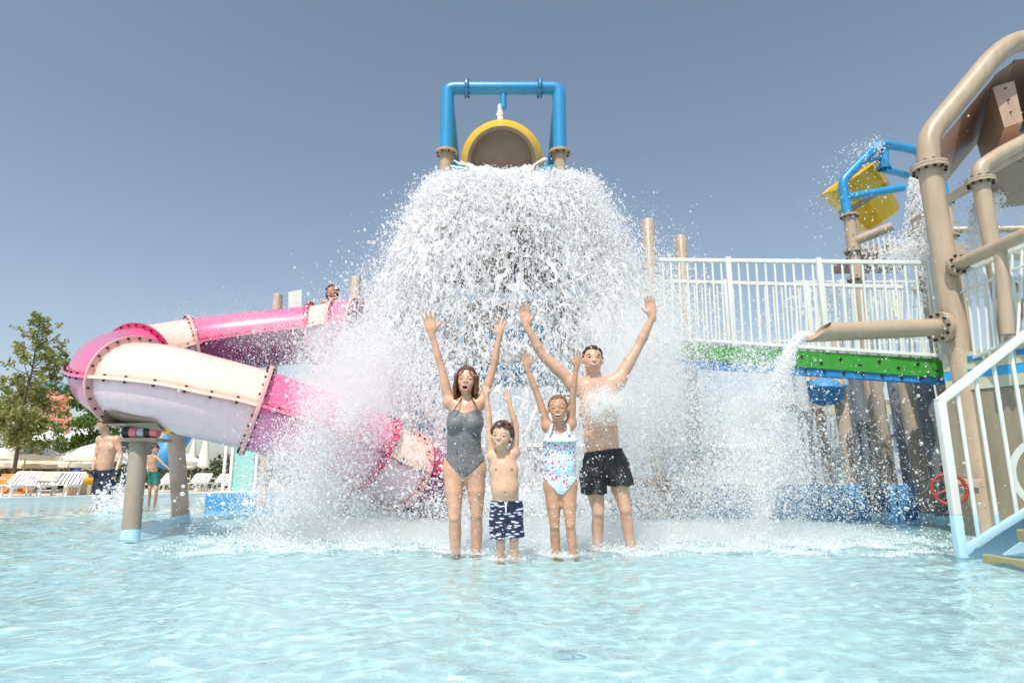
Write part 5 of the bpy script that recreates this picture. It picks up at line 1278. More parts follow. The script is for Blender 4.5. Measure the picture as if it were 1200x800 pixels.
def trunks(mat, name='swim_trunks', loose=1.22, cordm=None, hem=None, flare=1.12, waist_tilt=(0, 0)):
    def go(root, F, J, sp, B):
        s = sp['s']; pel = J['pelvis']; wz = J['belt'].z; W = sp['W']; dep = B['dep']
        lo = [pel.x - 0.36 * s, pel.y - 0.3 * s, min(J['hem_l'].z, J['hem_r'].z) - 0.03]; hi = [pel.x + 0.36 * s, pel.y + 0.3 * s, wz + 0.04]
        G = Field(lo, hi, F.h); D = sp.get('D', (0.72, 0.74, 0.66))
        G.cone(pel - B['side'] * W[0] * 0.40, pel + B['side'] * W[0] * 0.40, W[0] * 0.62, W[0] * 0.62, 0.02 * s, (dep, D[0] * 1.2))
        top = Vector((J['belt'].x, pel.y, wz + 0.05))
        G.cone(pel, top, W[0] * 0.95, W[1] * 1.05, 0.03 * s, (dep, D[1] * 1.02))
        for nm in ('l', 'r'):
            hp, hm = J['hip_' + nm], J['hem_' + nm].copy(); kn = J['kn_' + nm]
            t = (hp.z - hm.z) / max(hp.z - kn.z, 1e-4); hm = hp.lerp(kn, t); d = (hm - hp).normalized()
            G.cone(hp, hm + d * 0.12 * s, 0.088 * s * loose, 0.083 * s * loose * flare, 0.012 * s)
        sub = F.sub(lo, hi); q_ = tuple(slice(0, min(a_, b_)) for a_, b_ in zip(G.d.shape, sub.d.shape)); near_ = sub.d[q_] - 0.009 * s - 0.004
        X = G.coords(); G.d[q_] = np.where(np.broadcast_to(X[2], G.d.shape)[q_] > pel.z - 0.02, np.minimum(G.d[q_], near_), G.d[q_])
        p = np.stack(np.broadcast_arrays(X[0] * 15, X[1] * 15, X[2] * 6), -1)
        p2 = np.stack(np.broadcast_arrays(X[0] * 34 + X[2] * 10, X[1] * 30, X[2] * 16), -1)
        d = G.d + (fbm(p, 2) * 0.016 * s + pnoise(p2) * 0.007 * s).astype(np.float32)
        gather = np.clip(1 - (wz - X[2]) / (0.05 * s), 0, 1)
        d = d + (gather * 0.004 * s * np.sin(X[0] * 2 * math.pi / (0.022 * s))).astype(np.float32)
        inner = d + 0.012; low = np.where(X[2] < pel.z - 0.07 * s, -inner, -1.0)
        d = np.maximum(d, low)
        hl, hr = J['hem_l'].z, J['hem_r'].z
        hz = np.where(X[0] < pel.x, hl, hr) + 0.006 * s * np.sin(X[0] * 60 / s)
        d = np.maximum(d, np.maximum(X[2] - wz - waist_tilt[0] * (X[0] - pel.x), hz - X[2]).astype(np.float32))
        V, Q = G.mesh(name, d); t_ = skin_mesh(name, V, Q, mat, root, None, 1)
        if cordm is not None:
            for q in (-1, 1):
                a = pel + B['side'] * q * 0.012 * s; yy = pel.y - W[1] * D[1] * 1.2
                pts = [Vector((a.x, yy, wz - 0.006)), Vector((a.x + q * 0.008 * s, yy - 0.018 * s, wz - 0.03 * s)), Vector((a.x + q * 0.014 * s, yy - 0.024 * s, wz - 0.075 * s)), Vector((a.x + q * 0.010 * s, yy - 0.024 * s, wz - 0.115 * s))]
                MB().sweep(pts, 0.0065 * s, 6).build('drawstring', cordm, t_)
    return go

# ---- mother -----------------------------------------------------------------
YM = 5.2
J = jset(YM, dict(pelvis=(544.5, 545, 0.02), waist=(543.5, 516, 0.0), chest=(545, 493, 0.0), neck=(547, 471, 0.0), head=(546.5, 446, -0.01),
    sh_l=(527, 471, 0.02), el_l=(516, 427, 0.0), wr_l=(506, 391, -0.03), tip_l=(501, 362, -0.04),
    sh_r=(565.5, 470, 0.02), el_r=(578, 431, 0.0), wr_r=(585, 394, -0.03), tip_r=(587.5, 370, -0.04),
    hip_l=(531.5, 553, 0.02), kn_l=(533, 606, -0.02), an_l=(534, 655, 0.04), hip_r=(557.5, 553, 0.02), kn_r=(558.5, 603, 0.03), an_r=(558, 655, 0.09)))
floor_leg(J, 0.94)
def mum_hair(root, hc, R, Hh, sp, J):
    lo = [hc.x - 0.22, hc.y - 0.2, hc.z - 0.32]; hi = [hc.x + 0.22, hc.y + 0.22, hc.z + 0.2]
    def fn(G):
        l = hair_cap(G, hc, R, Hh, 0.045, 0.36, -0.5, 0.03, (60, 60, 10), 3.0, -0.12)
        rg = np.random.default_rng(3)
        def h(x, y, z): return hc + R @ Vector((x * Hh, y * Hh, z * Hh))
        for q in (-1, 1):
            for i in range(9):
                a = i / 8; x0 = q * (0.12 + 0.20 * a); y0 = 0.18 - 0.42 * a
                pts = [h(x0, y0, 0.40 - 0.22 * a), h(q * (0.33 + 0.04 * rg.random()), y0 - 0.02, 0.10), h(q * (0.36 + 0.03 * rg.random()), y0 - 0.06, -0.25), h(q * (0.33 + 0.05 * rg.random()), y0 - 0.10 + 0.1 * rg.random(), -0.44 - 0.22 * rg.random())]
                for p, n in zip(pts, pts[1:]): G.cone(p, n, 0.040 * Hh + 0.003, 0.026 * Hh + 0.002, 0.02)
        for q in (-0.16, 0.16): G.cone(h(q, -0.36, 0.1), h(q * 1.3, -0.28, -0.62), 0.16 * Hh, 0.07 * Hh, 0.03)
        for x0, x1, z1 in ((-0.05, -0.14, 0.12), (0.04, 0.13, 0.16), (-0.10, -0.22, 0.02), (0.12, 0.24, 0.0)):
            G.cone(h(x0 * 0.5, 0.26, 0.42), h(x1, 0.335, z1 + 0.08), 0.018 * Hh, 0.012 * Hh, 0.006)
            G.cone(h(x1, 0.335, z1 + 0.08), h(x1 * 1.25, 0.31, z1 - 0.12), 0.012 * Hh, 0.006 * Hh, 0.004)
    hair_piece('hair', lo, hi, 0.0035, fn, m_hair_auburn, root)
def mum_suit(root, F, J, sp, B):
    pel, che, nek = J['pelvis'], J['chest'], J['neck']; s = sp['s']
    top = P(547, 480, YM).z; crotch = P(545, 559, YM).z; hipz = P(545, 539, YM).z
    lo = [pel.x - 0.24, pel.y - 0.22, crotch - 0.03]; hi = [pel.x + 0.24, pel.y + 0.24, top + 0.05]
    def reg(X):
        x = np.abs(X[0] - pel.x - 0.006)
        up = X[2] - (top - 0.02 - 0.016 * np.cos(np.clip(x / 0.085, 0, 1.6) * math.pi) * (X[1] < che.y))      # sweetheart top
        legl = crotch + 0.005 + np.clip(x - 0.018, 0, 1) * 0.92 + 0.25 * np.clip(x - 0.10, 0, 1)
        return np.maximum(up, legl - X[2])
    def ruche(G, X, d):
        p = np.stack(np.broadcast_arrays(X[0] * 9, X[1] * 9, X[2] * 60), -1); return d + (pnoise(p) * 0.0035).astype(np.float32)
    o = region_cloth('swimsuit', F, lo, hi, 0.007, reg, m_mum, root, ruche)
    for q, sx in ((-1, 527.5), (1, 565.0)):
        a = P(531 if q < 0 else 561, 482, YM - 0.135); n = P(541.5 if q < 0 else 552.5, 466, YM - 0.03); md = P(536.5 if q < 0 else 557, 473.5, YM - 0.105)
        MB().sweep([a, md, n, n + Vector((-q * 0.01, 0.07, 0.01))], 0.0048, 6).build('strap', m_strap, o)
    b = P(545, 520, YM - 0.118)
person(dict(J=J, s=0.95, Hh=0.235, fem=True, W=(0.172, 0.128, 0.150), D=(0.72, 0.72, 0.66), face='shout', eyes='squint', brow=0.012, jaw=0.93, arm=0.86, leg=1.02, girth=0.84, neckw=0.86,
    hup=(0.05, 0.10, 1), skin=(0.64, 0.37, 0.25), hairmat=m_hair_auburn, hair=mum_hair, cloth=mum_suit, thumb=-1, spread_l=1.5, spread_r=2.1, palm_l=(0.25, -1, 0), palm_r=(-0.2, -1, 0),
    label='woman in a dark grey swimsuit shouting with both arms raised', group='family standing under the falling water'))

# ---- father -----------------------------------------------------------------
YD = 5.6
J = jset(YD, dict(pelvis=(709, 543, 0.03), waist=(704.5, 513, 0.0), chest=(702, 478, 0.0), neck=(697, 446, 0.0), head=(694.5, 421.5, -0.02),
    sh_l=(672, 450, 0.02), el_l=(635, 415, 0.0), wr_l=(617, 382, -0.04), tip_l=(612.5, 353.5, -0.05),
    sh_r=(725, 445, 0.02), el_r=(748.5, 405, 0.05), wr_r=(765, 371, 0.0), tip_r=(759.5, 344, -0.02),
    hip_l=(695, 556, 0.03), kn_l=(701, 600, -0.01), an_l=(700, 651, 0.06), hip_r=(722.5, 553, 0.03), kn_r=(733, 597, 0.0), an_r=(741, 650, 0.05)))
J['belt'] = P(705, 527, YD); J['hem_l'] = P(697, 579, YD - 0.05); J['hem_r'] = P(728, 569, YD - 0.05)
floor_leg(J, 1.07)
def dad_hair(root, hc, R, Hh, sp, J):
    lo = [hc.x - 0.16, hc.y - 0.18, hc.z - 0.16]; hi = [hc.x + 0.16, hc.y + 0.2, hc.z + 0.2]
    def fn(G):
        hair_cap(G, hc, R, Hh, 0.035, 0.33, -0.22, 0.06, (70, 70, 50), 9.0, 0.02)
    hair_piece('hair', lo, hi, 0.0035, fn, m_hair_black, root)
person(dict(J=J, s=1.06, Hh=0.248, W=(0.172, 0.150, 0.180), D=(0.70, 0.68, 0.58), face='smile', eyes='open', brow=0.022, jaw=1.12, arm=1.10, leg=0.98, girth=1.08, neckw=1.12,
    hup=(0.04, 0.06, 1), skin=(0.63, 0.385, 0.27), hairmat=m_hair_black, hair=dad_hair, cloth=trunks(m_black, loose=1.20, cordm=m_darkcord, flare=1.16, waist_tilt=(0.12, 0)), thumb=-1, spread_l=0.5, spread_r=0.4, palm_l=(0.2, -1, 0), palm_r=(-0.25, -1, 0),
    label='bare chested man in black swim trunks with both arms spread high', group='family standing under the falling water'))

# ---- boy --------------------------------------------------------------------
YB = 4.82
J = jset(YB, dict(pelvis=(593, 596, 0.02), waist=(591.5, 570, 0.0), chest=(590.5, 549, 0.0), neck=(589.5, 532, 0.0), head=(588, 511.5, -0.03),
    sh_l=(577, 534, 0.02), el_l=(573.5, 497, 0.02), wr_l=(570, 463, 0.02), tip_l=(568.5, 445, 0.02),
    sh_r=(603, 530, 0.02), el_r=(604, 498, 0.0), wr_r=(596.5, 471, -0.02), tip_r=(592.5, 454, -0.03),
    hip_l=(585, 603, 0.02), kn_l=(586.5, 636, 0.0), an_l=(587.5, 668, 0.05), hip_r=(601, 603, 0.02), kn_r=(602.5, 636, 0.0), an_r=(603.5, 668, 0.05)))
J['belt'] = P(593, 586.5, YB); J['hem_l'] = P(584, 632, YB - 0.05); J['hem_r'] = P(602, 630, YB - 0.05)
floor_leg(J, 0.68)
def boy_hair(root, hc, R, Hh, sp, J):
    lo = [hc.x - 0.17, hc.y - 0.17, hc.z - 0.17]; hi = [hc.x + 0.17, hc.y + 0.19, hc.z + 0.2]
    def fn(G):
        hair_cap(G, hc, R, Hh, 0.06, 0.27, -0.30, 0.11, (60, 60, 50), 4.0, -0.02)
    hair_piece('hair', lo, hi, 0.0035, fn, m_hair_brown, root)
person(dict(J=J, s=0.68, h=0.0046, Hh=0.218, kid=1, W=(0.112, 0.104, 0.114), D=(0.76, 0.78, 0.72), face='grimace', eyes='squint', brow=0.013, jaw=1.0, arm=0.95, leg=0.95, girth=0.92,
    hup=(0.12, 0.06, 1), hfwd=(-0.25, -1, -0.05), skin=(0.66, 0.41, 0.28), hairmat=m_hair_brown, hair=boy_hair, cloth=trunks(m_boy, loose=1.22, cordm=m_cord, flare=1.05), thumb=-1, spread_l=0.8, spread_r=0.9, palm_r=(-0.1, -1, 0),
    label='little boy in navy patterned trunks, eyes screwed shut, arms up', group='family standing under the falling water'))

# ---- girl -------------------------------------------------------------------
YG = 5.08
J = jset(YG, dict(pelvis=(656.5, 566, 0.02), waist=(656, 541, 0.0), chest=(655.5, 520, 0.0), neck=(655, 500, 0.0), head=(654, 479, -0.04),
    sh_l=(641.5, 499, 0.02), el_l=(629.5, 461, 0.0), wr_l=(617.5, 431, -0.02), tip_l=(615, 409, -0.03),
    sh_r=(669, 496, 0.02), el_r=(671.5, 459, -0.05), wr_r=(675.5, 430, -0.1), tip_r=(678.5, 409, -0.12),
    hip_l=(647.5, 573, 0.02), kn_l=(650, 616, 0.02), an_l=(652.5, 660, 0.08), hip_r=(666, 573, 0.02), kn_r=(668.5, 615, -0.02), an_r=(673.5, 660, 0.02)))
floor_leg(J, 0.82)
def girl_hair(root, hc, R, Hh, sp, J):
    lo = [hc.x - 0.17, hc.y - 0.17, hc.z - 0.24]; hi = [hc.x + 0.17, hc.y + 0.22, hc.z + 0.18]
    def fn(G):
        hair_cap(G, hc, R, Hh, 0.025, 0.33, -0.36, 0.022, (70, 20, 40), 6.0, -0.03)
        def h(x, y, z): return hc + R @ Vector((x * Hh, y * Hh, z * Hh))
        G.cone(h(0.05, -0.46, 0.10), h(0.16, -0.45, -0.30), 0.075 * Hh, 0.05 * Hh, 0.015)
        G.cone(h(0.16, -0.45, -0.30), h(0.20, -0.36, -0.75), 0.05 * Hh, 0.02 * Hh, 0.01)
        G.cone(h(-0.30, 0.10, 0.1), h(-0.29, 0.17, -0.22), 0.022 * Hh, 0.010 * Hh, 0.006)
        G.cone(h(-0.02, 0.30, 0.36), h(0.17, 0.335, 0.14), 0.013 * Hh, 0.009 * Hh, 0.006)
    hair_piece('hair', lo, hi, 0.0035, fn, m_hair_fair, root)
def girl_suit(root, F, J, sp, B):
    pel, che = J['pelvis'], J['chest']; s = sp['s']
    top = P(655, 505, YG).z; crotch = P(656, 580, YG).z
    lo = [pel.x - 0.2, pel.y - 0.2, crotch - 0.03]; hi = [pel.x + 0.2, pel.y + 0.2, top + 0.08]
    def reg(X):
        x = np.abs(X[0] - pel.x); up = np.maximum(X[2] - top + 0.03 * np.clip(1 - x / 0.05, 0, 1), (X[2] - (top + 0.02)) + (x - 0.075) * 1.1)
        legl = crotch + 0.004 + np.clip(x - 0.016, 0, 1) * 1.08
        return np.maximum(up, legl - X[2])
    o = region_cloth('swimsuit', F, lo, hi, 0.006, reg, m_girl, root)
    # frill round the neckline
    mb = MB(); n = 26; rows = []
    for j in range(4):
        row = []
        for i in range(n + 1):
            a = -1.25 + 2.5 * i / n; r = 0.105 + 0.010 * j + 0.006 * j * math.sin(i * 2.6)
            row.append(Vector((che.x + r * math.sin(a) * 1.02, che.y - (0.095 + 0.012 * j + 0.006 * j * math.sin(i * 2.6)) * math.cos(a), top - 0.022 - 0.019 * j - 0.016 * math.cos(a))))
        rows.append(row)
    vs = [p for r in rows for p in r]; fs = [(j * (n + 1) + i, j * (n + 1) + i + 1, (j + 1) * (n + 1) + i + 1, (j + 1) * (n + 1) + i) for j in range(3) for i in range(n)]
    mb.add(vs, fs); fr = mb.build('frill', m_whitecloth, o)
    md = fr.modifiers.new('thick', 'SOLIDIFY'); md.thickness = 0.004
    for q in (-1, 1):
        a = P(644 if q < 0 else 667, 509, YG - 0.10); m2 = P(646.5 if q < 0 else 666, 499, YG - 0.085); n_ = P(650 if q < 0 else 661.5, 494, YG + 0.03)
        MB().sweep([a, m2, n_], [0.011, 0.010, 0.007], 8).build('strap', m_whitecloth, o)
person(dict(J=J, s=0.80, h=0.005, Hh=0.222, kid=0.6, covered=True, W=(0.134, 0.122, 0.130), D=(0.74, 0.72, 0.66), face='grin', eyes='squint', brow=0.011, jaw=0.94, arm=0.86, leg=0.96, girth=0.84, neckw=0.85,
    hup=(-0.03, 0.05, 1), hfwd=(-0.12, -1, 0), skin=(0.56, 0.315, 0.20), hairmat=m_hair_fair, hair=girl_hair, cloth=girl_suit, thumb=-1, spread_l=1.0, spread_r=1.6, palm_l=(0.2, -1, 0),
    label='smiling girl in a pale blue flowered swimsuit with arms raised', group='family standing under the falling water'))
# ================================================================ the other bathers
def simple_cut_hair(mat, off=0.05, line=0.3, back=-0.3, rough=0.06, long=False):
    def go(root, hc, R, Hh, sp, J):
        lo = [hc.x - 0.2, hc.y - 0.2, hc.z - 0.3]; hi = [hc.x + 0.2, hc.y + 0.2, hc.z + 0.22]
        def fn(G):
            hair_cap(G, hc, R, Hh, off, line, back, rough, (50, 50, 40), 2.0)
            if long:
                for q in (-1, 1):
                    a = hc + R @ Vector((q * 0.30 * Hh, -0.05 * Hh, 0.1 * Hh)); G.cone(a, a + Vector((q * 0.02, 0.0, -0.24)), 0.05, 0.03, 0.02)
                a = hc + R @ Vector((0, -0.35 * Hh, 0)); G.cone(a, a + Vector((0, 0.02, -0.28)), 0.08, 0.05, 0.02)
        hair_piece('hair', lo, hi, 0.006, fn, mat, root)
    return go
YW = 11.6
J = jset(YW, dict(pelvis=(122, 557.5, 0.02), waist=(123.5, 541.5, 0), chest=(126, 526.5, 0), neck=(125.5, 511.5, 0), head=(120.5, 497.5, -0.08),
    sh_l=(117, 514.5, 0.02), el_l=(112.5, 534.5, 0.03), wr_l=(108.5, 551.5, -0.08), tip_l=(105.5, 562.5, -0.12),
    sh_r=(137.5, 514.5, 0.02), el_r=(142, 534.5, 0.0), wr_r=(136, 552.5, -0.18), tip_r=(131.5, 563.5, -0.22),
    hip_l=(117.5, 563.5, 0.02), kn_l=(114.5, 583.5, -0.05), an_l=(111.5, 606.5, 0.15), hip_r=(127, 563.5, 0.02), kn_r=(127.5, 584.5, -0.12), an_r=(128, 606.5, 0.0)))
J['belt'] = P(123.5, 550, YW); J['hem_l'] = P(114, 579, YW); J['hem_r'] = P(129, 579, YW); floor_leg(J, 1.0)
person(dict(J=J, s=1.0, h=0.011, Hh=0.245, W=(0.165, 0.145, 0.178), D=(0.70, 0.68, 0.62), face='shut', fine=False, arm=0.95, girth=1.0, hup=(-0.3, -0.25, 1), hfwd=(-0.6, -1, -0.4), skin=(0.62, 0.36, 0.24), hairmat=m_hair_red,
    hair=simple_cut_hair(m_hair_red, 0.06, 0.26, -0.3, 0.05), cloth=trunks(m_navy, loose=1.2), curl_l=0.3, curl_r=0.3, spread_l=0.3, spread_r=0.3,
    label='bare chested man in dark navy trunks wading left of the slide'))
# pink waistband of his trunks is modelled with the child in green behind
YK = 14.2
J = jset(YK, dict(pelvis=(180, 558, 0), waist=(179, 549, 0), chest=(178.5, 541, 0), neck=(180, 533, 0), head=(182, 526.5, 0),
    sh_l=(174.5, 535, 0), el_l=(172.5, 543, 0), wr_l=(173, 552, -0.1), tip_l=(174, 556, -0.12), sh_r=(184, 535.5, 0), el_r=(191, 543, -0.1), wr_r=(198, 549, -0.2), tip_r=(201, 552, -0.24),
    hip_l=(177.5, 562, 0), kn_l=(175.5, 573, -0.03), an_l=(174.5, 588, 0.1), hip_r=(183, 562, 0), kn_r=(183.5, 573, -0.1), an_r=(181, 588, 0.05)))
J['belt'] = P(180, 552.5, YK); J['hem_l'] = P(177, 567, YK); J['hem_r'] = P(184, 567, YK); floor_leg(J, 0.75)
person(dict(J=J, s=0.72, h=0.012, Hh=0.215, kid=0.6, W=(0.112, 0.10, 0.115), face='shut', fine=False, arm=0.9, girth=0.9, hfwd=(0.8, -0.6, -0.2), skin=(0.50, 0.28, 0.18), hairmat=m_hair_brown,
    hair=simple_cut_hair(m_hair_brown, 0.06, 0.2, -0.35, 0.05), cloth=trunks(m_green, loose=1.2), label='child in green trunks between the slide posts holding a toy'))
p = P(203, 556, YK - 0.2); t = thing('toy_bucket', p, 'red and yellow toy bucket in the child\'s hand', 'toy')
MB().lathe(p + Vector((0, 0, -0.11)), (0, 0, 1), [(0, 0.0), (0, 0.055), (0.11, 0.07)], 12).build('lower_half', m_rust, t); MB().lathe(p, (0, 0, 1), [(0.0, 0.071), (0.11, 0.085), (0.11, 0.075)], 12).build('upper_half', m_yellow, t)
MB().sweep([p + Vector((0.075 * math.cos(a), 0, 0.10 + 0.07 * math.sin(a))) for a in [math.pi * k / 8 for k in range(9)]], 0.008, 6).build('handle', m_cord, t)
YT2 = 10.05
J = jset(YT2, dict(pelvis=(388, 392, 0.1), waist=(388, 378, 0.05), chest=(388, 365, 0), neck=(388.5, 352.5, 0), head=(389, 342, -0.04),
    sh_l=(379, 354, 0), el_l=(376.5, 371, 0.02), wr_l=(381, 382, -0.2), tip_l=(384, 387, -0.25), sh_r=(398.5, 354, 0), el_r=(401, 371, 0.02), wr_r=(396, 382, -0.2), tip_r=(393, 387, -0.25),
    hip_l=(384, 396, 0.1), kn_l=(382, 399, -0.3), an_l=(383, 404, -0.62), hip_r=(393, 396, 0.1), kn_r=(394, 399, -0.3), an_r=(393, 404, -0.62)))
J['root'] = tuple(J['pelvis'])
person(dict(J=J, s=0.92, h=0.012, Hh=0.235, fem=True, W=(0.16, 0.12, 0.14), face='shut', fine=False, arm=0.88, girth=0.85, hfwd=(0, -1, -0.25), skin=(0.50, 0.25, 0.15), hairmat=m_hair_black,
    hair=simple_cut_hair(m_hair_brown, 0.05, 0.28, -0.5, 0.04, True), label='woman with long wet dark hair sitting at the top of the pink slide'))
YR2 = 8.6
J = jset(YR2, dict(pelvis=(1187, 392, 0), waist=(1186, 376, 0), chest=(1185.5, 363, 0), neck=(1185, 350, 0), head=(1185, 339, -0.04),
    sh_l=(1176, 352, 0), el_l=(1175, 368, 0), wr_l=(1178, 382, -0.15), tip_l=(1180, 389, -0.2), sh_r=(1194.5, 352, 0), el_r=(1197, 368, 0), wr_r=(1195, 382, -0.15), tip_r=(1194, 389, -0.2),
    hip_l=(1182, 397, 0), kn_l=(1182, 414, -0.03), an_l=(1182.5, 432, 0.05), hip_r=(1192, 397, 0), kn_r=(1193, 414, -0.03), an_r=(1193, 432, 0.05)))
J['belt'] = P(1187, 385, YR2); J['hem_l'] = P(1182, 406, YR2); J['hem_r'] = P(1192, 406, YR2); J['root'] = tuple(P(1187, 437, YR2))
person(dict(J=J, s=0.78, h=0.012, Hh=0.22, kid=0.6, W=(0.125, 0.11, 0.125), face='shut', fine=False, arm=0.9, girth=0.9, skin=(0.50, 0.24, 0.13), hairmat=m_hair_brown,
    hair=simple_cut_hair(m_hair_brown, 0.06, 0.2, -0.35, 0.05), cloth=trunks(m_redcloth, loose=1.15), label='bather in red trunks on the landing behind the beige down pipe'))
# ================================================================ falling water, drops, spray and foam
def wetmat(name, col, trans=0.35, rough=0.3):
    m, N, L, b = mat_new(name); b.inputs['Base Color'].default_value = col; b.inputs['Roughness'].default_value = rough; b.inputs['IOR'].default_value = 1.33
    tr = N.new('ShaderNodeBsdfTranslucent'); tr.inputs[0].default_value = col; mx = N.new('ShaderNodeMixShader'); mx.inputs[0].default_value = trans
    L.new(b.outputs[0], mx.inputs[1]); L.new(tr.outputs[0], mx.inputs[2]); L.new(mx.outputs[0], N['Material Output'].inputs[0]); return m
m_fall = wetmat('aerated_white_water', (0.96, 0.965, 0.97, 1), 0.6, 0.25)
m_drop = wetmat('white_water_drops', (0.97, 0.975, 0.98, 1), 0.6, 0.2)

def drops_object(name, pos, radius, mat):
    """a cloud of round drops: mesh points turned into a point cloud of spheres"""
    me = bpy.data.meshes.new(name); me.vertices.add(len(pos)); me.vertices.foreach_set('co', np.ascontiguousarray(pos, np.float32).ravel())
    at = me.attributes.new('rad', 'FLOAT', 'POINT'); at.data.foreach_set('value', np.ascontiguousarray(radius, np.float32))
    o = bpy.data.objects.new(name, me); C.objects.link(o); o['kind'] = 'stuff'; me.materials.append(mat)
    ng = bpy.data.node_groups.new(name + '_nodes', 'GeometryNodeTree')
    ng.interface.new_socket('Geometry', in_out='INPUT', socket_type='NodeSocketGeometry'); ng.interface.new_socket('Geometry', in_out='OUTPUT', socket_type='NodeSocketGeometry')
    N, L = ng.nodes, ng.links; i, q = N.new('NodeGroupInput'), N.new('NodeGroupOutput')
    mp = N.new('GeometryNodeMeshToPoints'); na = N.new('GeometryNodeInputNamedAttribute'); na.data_type = 'FLOAT'; na.inputs['Name'].default_value = 'rad'
    sm = N.new('GeometryNodeSetMaterial'); sm.inputs['Material'].default_value = mat
    L.new(i.outputs[0], mp.inputs['Mesh']); L.new([s for s in na.outputs if s.enabled][0], mp.inputs['Radius']); L.new(mp.outputs[0], sm.inputs['Geometry']); L.new(sm.outputs[0], q.inputs[0])
    o.modifiers.new('drops', 'NODES').node_group = ng
    return o
def blobs_object(name, pos, scale, rot, mat):
    """larger torn shreds of water: stretched lumps instanced on points"""
    me = bpy.data.meshes.new(name); me.vertices.add(len(pos)); me.vertices.foreach_set('co', np.ascontiguousarray(pos, np.float32).ravel())
    a = me.attributes.new('sc', 'FLOAT_VECTOR', 'POINT'); a.data.foreach_set('vector', np.ascontiguousarray(scale, np.float32).ravel())
    a = me.attributes.new('ro', 'FLOAT_VECTOR', 'POINT'); a.data.foreach_set('vector', np.ascontiguousarray(rot, np.float32).ravel())
    o = bpy.data.objects.new(name, me); C.objects.link(o); o['kind'] = 'stuff'; me.materials.append(mat)
    ng = bpy.data.node_groups.new(name + '_nodes', 'GeometryNodeTree')
    ng.interface.new_socket('Geometry', in_out='INPUT', socket_type='NodeSocketGeometry'); ng.interface.new_socket('Geometry', in_out='OUTPUT', socket_type='NodeSocketGeometry')
    N, L = ng.nodes, ng.links; i, q = N.new('NodeGroupInput'), N.new('NodeGroupOutput')
    ic = N.new('GeometryNodeMeshIcoSphere'); ic.inputs['Radius'].default_value = 1; ic.inputs['Subdivisions'].default_value = 2
    sp = N.new('GeometryNodeSetPosition'); nz = N.new('ShaderNodeTexNoise'); nz.inputs['Scale'].default_value = 1.1; pn = N.new('GeometryNodeInputPosition')
    vm = N.new('ShaderNodeVectorMath'); vm.operation = 'MULTIPLY_ADD'; vm.inputs[1].default_value = (1.6, 1.6, 1.6); vm.inputs[2].default_value = (-0.8, -0.8, -0.8)
    L.new(pn.outputs[0], nz.inputs['Vector']); L.new(nz.outputs['Color'], vm.inputs[0]); L.new(ic.outputs['Mesh'], sp.inputs['Geometry']); L.new(vm.outputs[0], sp.inputs['Offset'])
    ss = N.new('GeometryNodeSetShadeSmooth'); L.new(sp.outputs[0], ss.inputs[0]); sm = N.new('GeometryNodeSetMaterial'); sm.inputs['Material'].default_value = mat; L.new(ss.outputs[0], sm.inputs['Geometry'])
    ip = N.new('GeometryNodeInstanceOnPoints'); ns = N.new('GeometryNodeInputNamedAttribute'); ns.data_type = 'FLOAT_VECTOR'; ns.inputs['Name'].default_value = 'sc'
    nr = N.new('GeometryNodeInputNamedAttribute'); nr.data_type = 'FLOAT_VECTOR'; nr.inputs['Name'].default_value = 'ro'
    mp = N.new('GeometryNodeMeshToPoints'); L.new(i.outputs[0], mp.inputs['Mesh']); L.new(mp.outputs[0], ip.inputs['Points']); L.new(sm.outputs[0], ip.inputs['Instance'])
    L.new([s for s in nr.outputs if s.enabled][0], ip.inputs['Rotation']); L.new([s for s in ns.outputs if s.enabled][0], ip.inputs['Scale']); L.new(ip.outputs[0], q.inputs[0])
    o.modifiers.new('shreds', 'NODES').node_group = ng
    return o
FALL_C = np.array((-0.02, YT - 1.40)); Z0, G9 = 5.02, 9.81
def fall(phi, t, v, r0=1.04, vz=0.25):
    """the fan of water: broad and flat fronted where it leaves the roof, spreading as it drops"""
    sp = np.sin(phi); z = Z0 + 0.15 * sp * sp + vz * t - 0.5 * G9 * t * t
    return np.stack([FALL_C[0] + (r0 + v * t * (0.38 + 0.72 * t)) * sp, FALL_C[1] - (0.40 * r0 + v * 1.0 * t) * np.cos(phi), z], -1)
